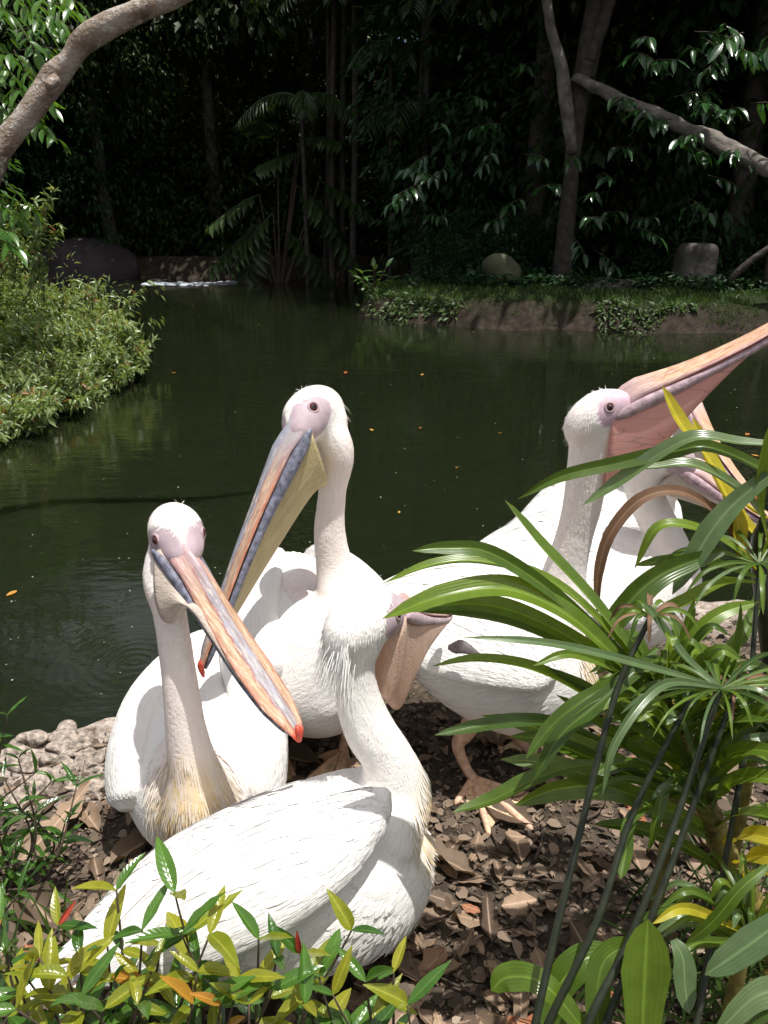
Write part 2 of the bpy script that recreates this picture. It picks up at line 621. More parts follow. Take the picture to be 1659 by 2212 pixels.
col = n.mix(n.math('MULTIPLY', n.attr('grass'), n.rng(z1, 0.3, 0.55, 0.4, 1)), col, gr)
col = n.mix(n.math('MULTIPLY', n.attr('far_shade'), 0.65), col, n.mix(1.0, col, (0.25, 0.25, 0.22), 'MULTIPLY'))  # shade under the far trees, painted into the soil colour
h = n.math('ADD', n.math('MULTIPLY', z2, 0.6), n.math('ADD', z1, n.math('MULTIPLY', n.noise(co, 24, 6, .75), 0.8)))
n.out(o, n.bsdf(col, 0.9, 0.2, n.bump(h, 0.9, 0.02)))
M['ground'] = m
ground = build('ground', np.stack([gx.ravel(), gy.ravel(), gzv.ravel()], 1), gfaces, M['ground'], attrs={'grass': grass, 'rubble': rubble, 'far_shade': sstep(8, 11, gy).ravel()})
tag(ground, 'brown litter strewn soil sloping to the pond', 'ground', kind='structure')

# water ----------------------------------------------------------------
m, nt, o = material('pond_water')
n = N(nt)
co = n.coord()
n1 = n.noise(n.mapping(co, (0.9, 2.4, 1)), 2.2, 3, 0.5)
n2 = n.noise(n.mapping(co, (1.0, 2.2, 1)), 11, 3, 0.55)
patch = n.rng(n.noise(co, 0.5, 2), 0.4, 0.62, 0.25, 1.0)
ring = n.new('ShaderNodeTexWave', wave_type='RINGS', rings_direction='SPHERICAL')
rc = G(290, 1430, WATER_Z)
n.set(ring.inputs['Vector'], n.mapping(co, (1, 1, 1), (-rc[0], -rc[1], -WATER_Z)))
ring.inputs['Scale'].default_value = 7.0
ring.inputs['Distortion'].default_value = 5.0
ring.inputs['Detail'].default_value = 2.0
dist = n.new('ShaderNodeVectorMath', operation='DISTANCE')
n.set(dist.inputs[0], co); dist.inputs[1].default_value = (rc[0], rc[1], WATER_Z)
rg = n.math('MULTIPLY', ring.outputs['Fac'], n.rng(dist.outputs['Value'], 0.05, 0.5, 0.05, 0.0))
h = n.math('ADD', n.math('MULTIPLY', n.math('ADD', n1, n.math('MULTIPLY', n2, 0.25)), patch), rg)
n.out(o, n.bsdf((0.0092, 0.0125, 0.0052), 0.02, 0.5, n.bump(h, 0.16, 0.05), IOR=1.33, Subsurface_Weight=1.0, Subsurface_Radius=(0.45, 0.6, 0.3), Subsurface_Scale=1.0))
M['water'] = m
wv = np.array([(-40, 1.2, WATER_Z), (40, 1.2, WATER_Z), (40, 29, WATER_Z), (-40, 29, WATER_Z)], float)
water = build('water', wv, [(0, 1, 2, 3)], M['water'], smooth=False)
tag(water, 'dark green still pond water', 'water', kind='structure')

# ================================================================== PELICANS
def sphere(c, r, n=10, m=16, ax=None):
    th = np.linspace(0.001, np.pi - 0.001, n)
    ph = np.linspace(0, 2 * np.pi, m, endpoint=False)
    ring = np.stack([np.sin(th)[:, None] * np.cos(ph), np.sin(th)[:, None] * np.sin(ph), np.cos(th)[:, None] * np.ones(m)], -1) * r + c
    return rings_to_mesh(ring)


def disc_dome(c, nrm, r, h, m=20):
    nrm = unit(nrm)
    a = unit(np.cross(nrm, (0.3, 0.2, 0.93)))
    b = np.cross(nrm, a)
    ph = np.linspace(0, 2 * np.pi, m, endpoint=False)
    rings = []
    for k, (q, hh) in enumerate(((1.0, -0.35), (1.0, 0.0), (0.86, .5), (.55, .85), (0.2, 1.0))):
        rings.append(c + nrm * h * hh + r * q * (np.cos(ph)[:, None] * a + np.sin(ph)[:, None] * b))
    return rings_to_mesh(np.array(rings))


def torus(c, nrm, R0, r, m=24, k=8):
    nrm = unit(nrm)
    a = unit(np.cross(nrm, (0.3, 0.2, 0.93)))
    b = np.cross(nrm, a)
    ph = np.linspace(0, 2 * np.pi, m, endpoint=False)
    ps = np.linspace(0, 2 * np.pi, k, endpoint=False)
    rad = np.cos(ph)[:, None] * a + np.sin(ph)[:, None] * b
    v = c + rad[:, None] * (R0 + r * np.cos(ps))[None, :, None] + nrm * (r * np.sin(ps))[None, :, None]
    f = []
    for i in range(m):
        for j in range(k):
            f.append((i * k + j, ((i + 1) % m) * k + j, ((i + 1) % m) * k + (j + 1) % k, i * k + (j + 1) % k))
    return v.reshape(-1, 3), f


def strands(roots, dirs, length, width, droop, seed=0):
    """thin tapered plumes"""
    g = np.random.default_rng(seed)
    vs_, fs = [], []
    for r0, d in zip(roots, dirs):
        L = length * g.uniform(.3, 1.15)
        w = width * g.uniform(.7, 1.3)
        side = unit(np.cross(d, g.normal(size=3)))
        wob = g.normal(size=3) * .18
        k = len(vs_)
        for q in (0, .35, .7, 1.0):
            c = r0 + d * L * q + (V3(0, 0, -1) * droop + wob) * L * q * q
            ww = w * (1 - q ** 2 * .95)
            vs_ += [c - side * ww, c + side * ww]
        for j in range(3):
            fs.append((k + 2 * j, k + 2 * j + 1, k + 2 * j + 3, k + 2 * j + 2))
    return np.array(vs_), fs


def nearest_on(C, T, pts):
    """closest centre-line sample for every point (chunked)"""
    idx = np.empty(len(pts), int)
    for s in range(0, len(pts), 8000):
        d = ((pts[s:s + 8000, None] - C[None]) ** 2).sum(-1)
        idx[s:s + 8000] = d.argmin(1)
    return idx


def foot(parent, heel, yaw, size, lift=0.0, spread=0.55):
    """webbed foot: three toes forward, web between them, short hind toe"""
    heel = np.array(heel, float)
    if heel[2] > WATER_Z:
        heel[2] = gz(heel[0], heel[1]) + .004
    fw = V3(math.cos(yaw), math.sin(yaw), 0)
    lf = V3(-math.sin(yaw), math.cos(yaw), 0)
    toes = []
    for a, L in ((spread, .92), (0.0, 1.08), (-spread, .95), (-spread - .75, .45)):
        tip = heel + (fw * math.cos(a) + lf * math.sin(a)) * L * size
        toes.append(tip)
    web_v, web_f = [], []
    nseg = 8
    order = [0, 1, 2, 3]
    top, bot = [], []
    pts = []
    for s in range(3):
        A, B = toes[order[s]], toes[order[s + 1]]
        for q in np.linspace(0, 1, nseg, endpoint=(s == 2)):
            e = A * (1 - q) + B * q
            sc = 1 - (.20 if s < 2 else .35) * math.sin(math.pi * q)
            pts.append(heel + (e - heel) * sc)
    inner = [heel + (p - heel) * .5 + V3(0, 0, .012) for p in pts]
    n_ = len(pts)
    up, dn = V3(0, 0, .006), V3(0, 0, .001)
    web_v = [heel + V3(0, 0, .022)] + [p + V3(0, 0, .008) for p in inner] + [p + up for p in pts] + [heel + dn] + [p + dn for p in pts]
    f = []
    for i in range(n_ - 1):
        f += [(0, 1 + i, 2 + i), (1 + i, 1 + n_ + i, 2 + n_ + i, 2 + i)]
        b0 = 1 + 2 * n_
        f += [(b0, b0 + 2 + i, b0 + 1 + i), (1 + n_ + i, b0 + 1 + i, b0 + 2 + i, 2 + n_ + i)]
    fo = build('foot', np.array(web_v), f, M['foot'], parent)
    for k, t in enumerate(toes):
        mid = heel * .5 + t * .5 + V3(0, 0, .016)
        v, ff = tube([heel + V3(0, 0, .02), mid, t + V3(0, 0, .006), t + unit(t - heel) * .012 + V3(0, 0, .002)],
                     [.012 * size / .15, .0085 * size / .15, .007 * size / .15, .002], 14, 8)
        build('toe', v, ff, M['toe'], fo)
    return fo


def leg(parent, hip, ankle, heel, yaw, size):
    v, f = tube([hip, np.array(hip) * .4 + np.array(ankle) * .6, ankle, np.array(ankle) * .5 + np.array(heel) * .5, np.array(heel) + V3(0, 0, .03), np.array(heel) + V3(0, 0, .012)],
                [.035, .026, .019, .014, .014, .018], 26, 12, hint=(0.3, 0.9, 0.1), rough=.06, seed=3)
    l = build('leg', v, f, M['toe'], parent)
    foot(l, heel, yaw, size)
    return l


def pelican(spec):
    torso = np.array(spec['torso'], float)            # x y z halfwidth halfheight, tail to breast
    base = torso[:, :3].copy()
    loc = spec.get('loc') or (torso[2, 0], torso[2, 1], max(gz(torso[2, 0], torso[2, 1]), WATER_Z))
    root = thing('pelican', loc, spec['label'], 'pelican', 'pelicans gathered on the pond bank')
    k = spec.get('k', 1.0)
    up = V3(0, 0, 1)
    C = torso[:, :3]
    T, U, S = frames(C, (0, 0, 1))
    S = unit(np.cross(T, np.broadcast_to(spec.get('roll', (0, 0, 1)), T.shape)))
    U = np.cross(S, T)
    parts = [ell_loft(C, S * torso[:, 3:4], U * torso[:, 4:5], 44, 32, egg=0.10)]
    # neck
    nk = spec['neck']
    nC = np.array([q[0] for q in nk]); nR = np.array([q[1] for q in nk])
    # head frame
    bb, bt = np.array(spec['bill'][0], float), np.array(spec['bill'][1], float)
    d = unit(bt - bb)
    hint = np.array(spec.get('bill_up', (0, 0, 1)), float)
    nrm = unit(hint - (hint @ d) * d)
    sd = np.cross(d, nrm)
    hd = unit(np.array(spec.get('head_dir', d), float))
    hn = unit(hint - (hint @ hd) * hd)
    hs = np.cross(hd, hn)
    hc = bb - hd * .080 * k + hn * .012 * k
    st = np.array([(-.092, -.012, .012, .014), (-.080, -.010, .032, .036), (-.055, -.004, .047, .048), (-.02, .000, .0545, .053), (.015, .001, .053, .051),
                   (.042, -.003, .047, .047), (.066, -.010, .038, .036), (.084, -.014, .026, .022), (.092, -.015, .012, .012)]) * k
    hC = hc + st[:, :1] * hd + st[:, 1:2] * hn
    parts.append(ell_loft(hC, hs * st[:, 2:3], hn * st[:, 3:4], 26, 24))
    nC = np.vstack([nC, hc - hn * .012 * k - hd * .02 * k])
    nR = np.append(nR, .043 * k)
    nCf = catmull(nC, 60); nRf = catmull(nR[:, None], 60)[:, 0]
    Tn, Un, Sn = frames(nCf, spec.get('neck_hint', (0, 1, 0.2)))
    th = np.linspace(0, 2 * np.pi, 24, endpoint=False)
    ring = nCf[:, None] + nRf[:, None, None] * (np.cos(th)[None, :, None] * Sn[:, None] + np.sin(th)[None, :, None] * Un[:, None])
    parts.append(rings_to_mesh(ring))
    parts.append(sphere(hc - hn * .034 * k - hd * .030 * k, .047 * k))
    for c, r in spec.get('lumps', []):
        parts.append(sphere(np.array(c, float), r))
    co, faces = remesh(parts, spec.get('voxel', .0075), 16)
    # attributes
    tC = catmull(C, 60)
    line = np.vstack([tC, nCf])
    lt = np.concatenate([[0], np.cumsum(np.linalg.norm(np.diff(line, axis=0), axis=1))])
    idx = nearest_on(line, None, co)
    off = co - line[idx]
    flow = np.hstack([lt[idx][:, None] * 9, off * 85])
    g3 = np.stack([lt[idx] * 9 + off[:, 0] * 30, off[:, 1] * 85 + off[:, 0] * 40, off[:, 2] * 85 - off[:, 0] * 40], 1)
    isneck = idx >= 60
    npar = np.clip((idx - 60) / 59.0, 0, 1)
    pinkv = np.where(isneck, sstep(0, .35, npar), 0.0) * spec.get('pink', .6)
    rel = co - hc
    a_, b_, c_ = rel @ hd / k, rel @ hn / k, rel @ hs / k
    sk = ((a_ - .046) / .054) ** 2 + ((b_ + .004) / .040) ** 2
    vshape = sstep(.016, .026, np.abs(c_) + np.clip(a_ - .035, 0, 1) * .45)
    skin = (1 - sstep(.90, 1.03, sk)) * vshape
    skin = np.maximum(skin, sstep(.076, .083, a_) * (np.abs(b_) < .08) * (np.abs(c_) < .08))
    pinkv = pinkv * (1 - .7 * sstep(-.06, .0, a_) * (np.abs(b_) < .09))
    yel = np.zeros(len(co))
    for c, r in spec.get('yellow', []):
        q = np.linalg.norm((co - np.array(c)) / np.array(r), axis=1)
        yel = np.maximum(yel, 1 - sstep(.35, 1.0, q))
    body = build('body', co, faces, spec.get('mat', M['feather']), root, attrs={'flow': g3, 'pink': pinkv, 'skin': skin, 'yel': yel})
    # eyes
    for s in (-1, 1):
        ec = hc + hd * .034 * k + hn * .010 * k + hs * s * .0465 * k
        en = unit(hs * s + hd * .38 + hn * .15)
        v, f = disc_dome(ec - en * .001 * k, en, .0095 * k, .0055 * k)
        e = build('eye', v, f, M['iris'], root)
        v, f = disc_dome(ec + en * .0028 * k, en, .0052 * k, .0022 * k)
        build('pupil', v, f, M['pupil'], e)
        v, f = torus(ec - en * .001, en, .0108 * k, .0026 * k)
        build('eyelid', v, f, M['eye_ring'], e)
    # bill -------------------------------------------------------------
    L = np.linalg.norm(bt - bb)
    kb = spec.get('kb', L / .44)
    tt = np.concatenate([[-.06, -.03], np.linspace(0, .9, 26), np.linspace(.92, 1.0, 10)])
    wprof = np.interp(tt, [-.06, 0, .12, .3, .62, .8, .92, .97, 1.0], [.018, .026, .029, .031, .036, .033, .021, .013, .004]) * kb * spec.get('bill_w', 1)
    hprof = np.interp(tt, [-.06, 0, .1, .3, .6, .9, 1.0], [.030, .030, .026, .018, .012, .009, .004]) * kb
    bend = spec.get('bend', .010) * np.sin(np.pi * np.clip(tt, 0, 1)) * kb
    hook = np.interp(tt, [-.06, .9, .96, 1.0], [0, 0, -.002, -.014]) * kb
    hook = hook - np.interp(tt, [-.06, 0, .07], [.016, .008, 0]) * kb
    cen = bb + tt[:, None] * (bt - bb) - bend[:, None] * nrm + hook[:, None] * nrm
    mth = 28
    th = np.linspace(0, 2 * np.pi, mth, endpoint=False)
    cy, cz = np.cos(th), np.sin(th)
    # ridge on top, flatter below
    zz = np.where(cz > 0, cz * (0.62 + .62 * np.exp(-(cy / .30) ** 2)), cz * .35)
    ring = cen[:, None] + (wprof[:, None] * cy)[..., None] * sd + (hprof[:, None] * zz)[..., None] * nrm
    v, f = rings_to_mesh(ring)
    by = np.append(np.tile(np.where(cz > -.05, np.abs(cy), 1.0), len(tt)), [0, 0])
    btv = np.append(np.repeat(np.clip(tt, 0, 1), mth), [0, 1])
    rel = v - bb
    flow = np.stack([rel @ d * 22 + np.abs(rel @ sd) * 90, rel @ sd * 170, rel @ nrm * 170], 1)
    ub = build('upper_bill', v, f, spec['bill_mat'], root, attrs={'by': by, 'bt': btv, 'flow': flow})
    # red hooked nail
    q = np.linspace(0, 1, 9)
    nt_ = .93 + .073 * q
    nw = np.interp(q, [0, .3, .7, 1], [.002, .0085, .0075, .002]) * kb
    nh = np.interp(q, [0, .3, .7, 1], [.002, .007, .008, .003]) * kb
    ndrop = np.interp(q, [0, .5, 1], [.006, .002, -.012]) * kb
    nc = bb + nt_[:, None] * (bt - bb) + ndrop[:, None] * nrm
    ring = nc[:, None] + (nw[:, None] * cy)[..., None] * sd + (nh[:, None] * cz)[..., None] * nrm
    v, f = rings_to_mesh(ring)
    build('nail', v, f, M['nail'], ub)
    # lower bill: two thin bows meeting at the tip
    gape = spec.get('gape', 0.0)
    def rod(s, t):
        w = np.interp(t, [-.14, 0, .12, .3, .62, .8, .92, .97], [.040, .033, .030, .028, .030, .027, .016, .004]) * kb * spec.get('bill_w', 1)
        c = bb + t * (bt - bb) - nrm * (np.interp(t, [-.14, 0, .3, .9, 1], [.017, .019, .015, .010, .008]) * kb + gape * max(t, 0) * L + spec.get('bend', .010) * math.sin(math.pi * min(max(t, 0), 1)) * kb)
        return c + sd * s * w
    bows = []
    for s in (-1, 1):
        ts = np.linspace(spec.get('rod_t0', -.11), .965, 22)
        bows.append(tube([rod(s, t) for t in ts], np.interp(ts, [spec.get('rod_t0', -.11), spec.get('rod_t0', -.11) + .06, .1, .4, .8, .965], [.003, .0085, .0100, .0060, .0045, .003]) * kb, 50, 10, hint=nrm, flat=1.45))
    v, f = merge(bows)
    build('lower_bill', v, f, spec['lower_mat'], root)
    # pouch hung between the bows
    pb = catmull(np.array(spec['pouch'], float), 40)          # bottom line, throat to near the tip
    tq = np.linspace(spec.get('pouch_t0', -.10), .93, 40)
    ths = np.linspace(0, np.pi, 25)
    rings = []
    for i, t in enumerate(tq):
        Lp, Rp = rod(-1, t), rod(1, t)
        mid = (Lp + Rp) / 2
        rings.append(mid + np.cos(ths)[:, None] * (Lp - mid) * (1 + spec.get('bulge', .12) * np.sin(ths)[:, None]) + (np.sin(ths) ** .85)[:, None] * (pb[i] - mid))
    rings = np.array(rings)
    v, f = rings_to_mesh(rings)
    fl = np.stack([np.append(np.repeat(np.arange(40), 25), [0, 0]) * spec.get('pflow', (.25, .9))[0],
                   np.append(np.tile(np.arange(25), 40), [0, 0]) * spec.get('pflow', (.25, .9))[1], np.zeros(len(v))], 1)
    build('pouch', v, f, spec['pouch_mat'], root, attrs={'flow': fl})
    # wings -------------------------------------------------------------
    for wsp in spec['wings']:
        w = np.array(wsp['st'], float)       # x y z  halfheight halfthick, carpal to tip
        nh_ = unit(np.array(wsp['out'], float))
        wc = w[:, :3]
        Tw = unit(np.gradient(wc, axis=0))
        Ow = unit(nh_ - (Tw @ nh_)[:, None] * Tw)
        Hw = np.cross(Tw, Ow)
        v, f = ell_loft(wc, Hw * w[:, 3:4], Ow * w[:, 4:5], 56, 34, power=.9)
        lw = np.concatenate([[0], np.cumsum(np.linalg.norm(np.diff(catmull(wc, 56), axis=0), axis=1))])
        th = np.linspace(0, 2 * np.pi, 34, endpoint=False)
        arc = np.append(np.tile(np.cos(th), 56), [0, 0])
        ln = np.append(np.repeat(lw, 34), [0, lw[-1]])
        hgt = np.append(np.repeat(catmull(w[:, 3:4], 56)[:, 0], 34), [0, 0])
        flow = np.stack([ln * 12 + arc * hgt * 14, arc * hgt * 95, np.append(np.tile(np.sin(th), 56), [0, 0]) * 2.5], 1)
        zero = np.zeros(len(v))
        wing = build('wing', v, f, M['wing'], root, attrs={'flow': flow, 'pink': zero, 'skin': zero, 'yel': zero})
        # overlapping coverts and scapulars laid over the outer face
        rg = v[:56 * 34].reshape(56, 34, 3)
        gq = np.random.default_rng(int(abs(wc[0, 0] * 1000)))
        cv, cf, cfl = [], [], []
        tot = lw[-1]
        srow = .10
        while srow < .93:
            i0 = srow * 55
            ia = int(i0)
            hh_ = np.interp(srow, np.linspace(0, 1, len(w)), w[:, 3])
            fL = (.030 + .055 * srow) * min(1, hh_ / .05 + .25)
            fW = .0115 + .008 * srow
            nj = max(3, int(hh_ * 2.9 / fW))
            for j in range(nj):
                thj = (.06 + .88 * (j + .5 * gq.random()) / nj) * math.pi
                jf = thj / (2 * math.pi) * 34
                j0 = int(jf) % 34
                fr = jf - int(jf)
                def pt(ii, jj):
                    return rg[min(max(ii, 0), 55), jj % 34]
                p0 = (pt(ia, j0) * (1 - fr) + pt(ia, j0 + 1) * fr) * (1 - (i0 - ia)) + (pt(ia + 1, j0) * (1 - fr) + pt(ia + 1, j0 + 1) * fr) * (i0 - ia)
                tg = unit(pt(ia + 2, j0) - pt(ia - 1, j0))
                sg = unit(pt(ia, j0 + 1) - pt(ia, j0 - 1))
                ng = unit(np.cross(tg, sg))
                if ng @ (p0 - rg[ia].mean(0)) < 0: ng = -ng
                dg_ = unit(tg + sg * gq.normal() * .05)
                sg = np.cross(ng, dg_)
                LL = fL * gq.uniform(.85, 1.2); WW = fW * gq.uniform(.85, 1.15)
                cen_ = rg[ia].mean(0)
                k0 = len(cv)
                for q, (wq, lq) in enumerate(((.5, -.0006), (.95, .0004), (1.0, .0010), (.72, .0016), (.16, .0018))):
                    x_ = q / 4 * LL
                    # stay on the shell: pull the point to the surface found further along
                    ie = min(55.0, i0 + x_ / tot * 55)
                    i2 = int(min(ie, 54)); fe = ie - i2
                    ps = (pt(i2, j0) * (1 - fr) + pt(i2, j0 + 1) * fr) * (1 - fe) + (pt(i2 + 1, j0) * (1 - fr) + pt(i2 + 1, j0 + 1) * fr) * fe
                    for c_ in (-1, 0, 1):
                        cv.append(ps + sg * c_ * WW * wq * .5 + ng * (lq + .0012 * (1 - abs(c_)) * wq))
                        cfl.append((srow * 20 + x_ * 30 + gq.random() * .02, c_ * WW * wq * 170 + j * 7.3, srow * 31))
                for q in range(4):
                    for c_ in range(2):
                        a_ = k0 + q * 3 + c_
                        cf.append((a_, a_ + 1, a_ + 4, a_ + 3))
            srow += fL * .42 / tot
        zr = np.zeros(len(cv))
        build('coverts', np.array(cv), cf, M['wing'], wing, attrs={'flow': np.array(cfl), 'pink': zr, 'skin': zr, 'yel': zr}, kind='stuff')
        if wsp.get('primaries'):
            # dark flight feathers peeping out at the tip
            for q in range(3):
                tip = wc[-1] + unit(wc[-1] - wc[-2]) * (.05 + .03 * q) + V3(0, 0, -.012 * q)
                v, f = tube([wc[-2], wc[-1], tip], [.006, .011, .002], 12, 8, flat=.15)
                build('primary_feather', v, f, M['dark_feather'] if wsp['primaries'] == 'dark' else M['plume'], root)
    # tail ---------------------------------------------------------------
    tdir = unit(C[0] - C[1])
    for q in range(7):
        a = (q - 3) * .13
        dv = unit(tdir + S[0] * math.sin(a))
        tl = spec.get('tail', .09)
        v, f = tube([C[1] * .3 + C[0] * .7, C[0] + dv * tl * .5, C[0] + dv * tl], [.010, .017, .004], 10, 8, hint=V3(0, 0, 1), flat=.12)
        build('tail_feather', v, f, M['plume'], root)
    # nape crest ------------------------------------------------------------
    g = np.random.default_rng(len(spec['label']))
    cr = spec.get('crest', (160, .022, .4))
    rt, dr = [], []
    for q in range(cr[0]):
        a = g.uniform(-1, 1); b = g.uniform(-1.0, .25)
        p_ = hc - hd * .070 * k * math.sqrt(max(.05, 1 - .4 * b * b)) + hs * a * .030 * k + hn * b * .045 * k
        rt.append(p_)
        dr.append(unit(-hd * (.45 + .3 * g.random()) + V3(0, 0, -1) * (.5 + .4 * g.random()) + hs * a * .25 + g.normal(size=3) * .13))
    v, f = strands(rt, dr, cr[1] * k, .0010, cr[2], 5)
    build('crest', v, f, M['plume'], root, kind='stuff')
    # small body plumes lying along the flow ---------------------------------
    npl = spec.get('plumes', 1500) * 6 // 10
    pr = np.where(isneck, 1.0, 0.0) * sstep(.12, .3, npar) + 2.5 * yel
    pr = pr * (skin < .05)
    sel = g.choice(len(co), npl, p=pr / pr.sum())
    tan = unit(np.gradient(line, axis=0))
    ctr = line[idx[sel]]
    nv = np.empty(len(co) * 3, np.float32)
    body.data.vertex_normals.foreach_get('vector', nv)
    outw = unit(nv.reshape(-1, 3).astype(float)[sel])
    down = np.where((isneck[sel] & (npar[sel] > .3))[:, None], -tan[idx[sel]], V3(0, 0, -1) + .35 * outw)
    fdir = unit(down - (down * outw).sum(1, keepdims=True) * outw + outw * .05)
    side = np.cross(fdir, outw)
    long_ = yel[sel] > .12
    Lp = (g.uniform(.010, .018, len(sel)) * np.where(long_, 2.6, 1.0))[:, None]
    wp = Lp * np.where(long_, .05, .06)[:, None]
    r0 = co[sel] - outw * .0005
    vv = np.stack([r0 - side * wp * .6, r0 + side * wp * .6, r0 + fdir * Lp * .6 + side * wp + outw * .0006, r0 + fdir * Lp + outw * .0012, r0 + fdir * Lp * .6 - side * wp + outw * .0006], 1).reshape(-1, 3)
    kk = np.arange(len(sel))[:, None] * 5
    ff = np.concatenate([kk + np.array([[0, 1, 2]]), kk + np.array([[0, 2, 4]]), kk + np.array([[4, 2, 3]])], 0)
    cols = {'flow': np.repeat(g3[sel], 5, 0), 'pink': np.repeat(pinkv[sel], 5), 'skin': np.zeros(len(vv)), 'yel': np.repeat(yel[sel], 5)}
    build('plumage', vv, ff, M['feather'], root, attrs=cols, kind='stuff')
    # rounded contour feathers over the trunk
    nv = np.empty(len(co) * 3, np.float32)
    body.data.vertex_normals.foreach_get('vector', nv)
    nv = nv.reshape(-1, 3).astype(float)
    al = np.abs((unit(nv) * tan[idx]).sum(1))
    pr = (~isneck) * 1.0 * (al < .5) * (nv[:, 2] > -.5)
    sel = g.choice(len(co), 2600, p=pr / pr.sum())
    outw = unit(nv[sel])
    fd = -tan[idx[sel]] + V3(0, 0, -.35)
    fdir = unit(fd - (fd * outw).sum(1, keepdims=True) * outw + g.normal(size=outw.shape) * .05)
    side = np.cross(fdir, outw)
    Lp = g.uniform(.026, .044, len(sel))[:, None]
    wp = Lp * .20
    r0 = co[sel] - outw * .0008
    rows = []
    for q, wq, lq in ((0, .55, -.0002), (.35, 1.0, .0002), (.7, .9, .0004), (.92, .5, .0005), (1.0, .12, .0005)):
        for c_ in (-1, 0, 1):
            rows.append(r0 + fdir * Lp * q + side * wp * wq * c_ + outw * (lq + .0004 * (1 - abs(c_))))
    vv = np.stack(rows, 1).reshape(-1, 3)
    tf = np.array([(q * 3 + c_, q * 3 + c_ + 1, q * 3 + c_ + 4, q * 3 + c_ + 3) for q in range(4) for c_ in range(2)])
    ff = (tf[None] + (np.arange(len(sel)) * 15)[:, None, None]).reshape(-1, 4)
    lx = np.tile(np.repeat((0, .35, .7, .92, 1.0), 3), len(sel)); ly = np.tile(np.tile((-1, 0, 1), 5), len(sel))
    fl2 = np.stack([lx * 1.2 + np.repeat(g.random(len(sel)) * 50, 15), ly * 2.2 + lx * 2 * np.abs(ly), np.repeat(g.random(len(sel)) * 50, 15)], 1)
    build('contour_feathers', vv, ff, spec.get('mat', M['feather']), root, attrs={'flow': fl2, 'pink': np.repeat(pinkv[sel], 15), 'skin': np.zeros(len(vv)), 'yel': np.repeat(yel[sel], 15)}, kind='stuff')
    for l in spec.get('legs', []):
        leg(root, *l)
    return root


M['nail'] = simple_mat('bill_nail', (0.46, 0.06, 0.035), 0.45, 0.3, 60, 0.2, 0.001)


def WG(*rows):
    """wing stations: (u, v, y, half height in photograph pixels, half thickness in metres)"""
    return [(*P(u, v, y), px(h, P(u, v, y)), t) for u, v, y, h, t in rows]


def NK(*rows):
    """neck stations given as (u, v, y, radius in photograph pixels)"""
    out = []
    for u, v, y, r in rows:
        p = P(u, v, y)
        out.append((p, px(r, p)))
    return out


# A: sitting at the left, bill hanging across to the right
A = dict(
    label='sitting pelican with yellow stained breast, orange bill with red tip hanging down',
    torso=[(-.56, 2.28, .16, .03, .02), (-.55, 2.12, .19, .10, .09), (-.52, 1.92, .20, .155, .16), (-.49, 1.73, .19, .178, .19), (-.465, 1.59, .17, .168, .18), (-.452, 1.50, .165, .12, .14), (-.448, 1.455, .165, .05, .07)],
    neck=[(V3(-.465, 1.60, .22), .11)] + NK((432, 1740, 1.49, 88), (418, 1660, 1.475, 56), (402, 1580, 1.475, 45), (392, 1500, 1.48, 40), (380, 1410, 1.495, 37), (366, 1320, 1.52, 37), (352, 1245, 1.56, 44)),
    bill=(P(400, 1205, 1.50), P(655, 1597, 1.30)), head_dir=(.40, -.90, -.12), k=1.09, bulge=.35, bill_w=1.16, bill_mat=M['bill_orange'], lower_mat=M['lower_bill'],
    pouch=[P(374, 1345, 1.465), P(420, 1300, 1.44), P(470, 1345, 1.42), P(540, 1445, 1.38), P(600, 1530, 1.345)], pouch_mat=M['pouch_beige'],
    yellow=[((-.44, 1.42, .22), (.17, .18, .22))], pink=.75, plumes=5000,
    wings=[dict(st=[(-.615, 1.515, .17, .02, .02), (-.618, 1.545, .195, .066, .045), (-.628, 1.64, .265, .085, .050), (-.615, 1.80, .32, .10, .05), (-.59, 2.02, .29, .09, .038), (-.55, 2.25, .22, .03, .015)], out=(-.75, -.1, .66)),
           dict(st=[(-.305, 1.54, .15, .02, .02), (-.298, 1.575, .185, .058, .043), (-.308, 1.67, .275, .07, .050), (-.36, 1.82, .345, .085, .05), (-.42, 2.03, .30, .08, .038), (-.50, 2.25, .22, .03, .015)], out=(.75, -.1, .66))])
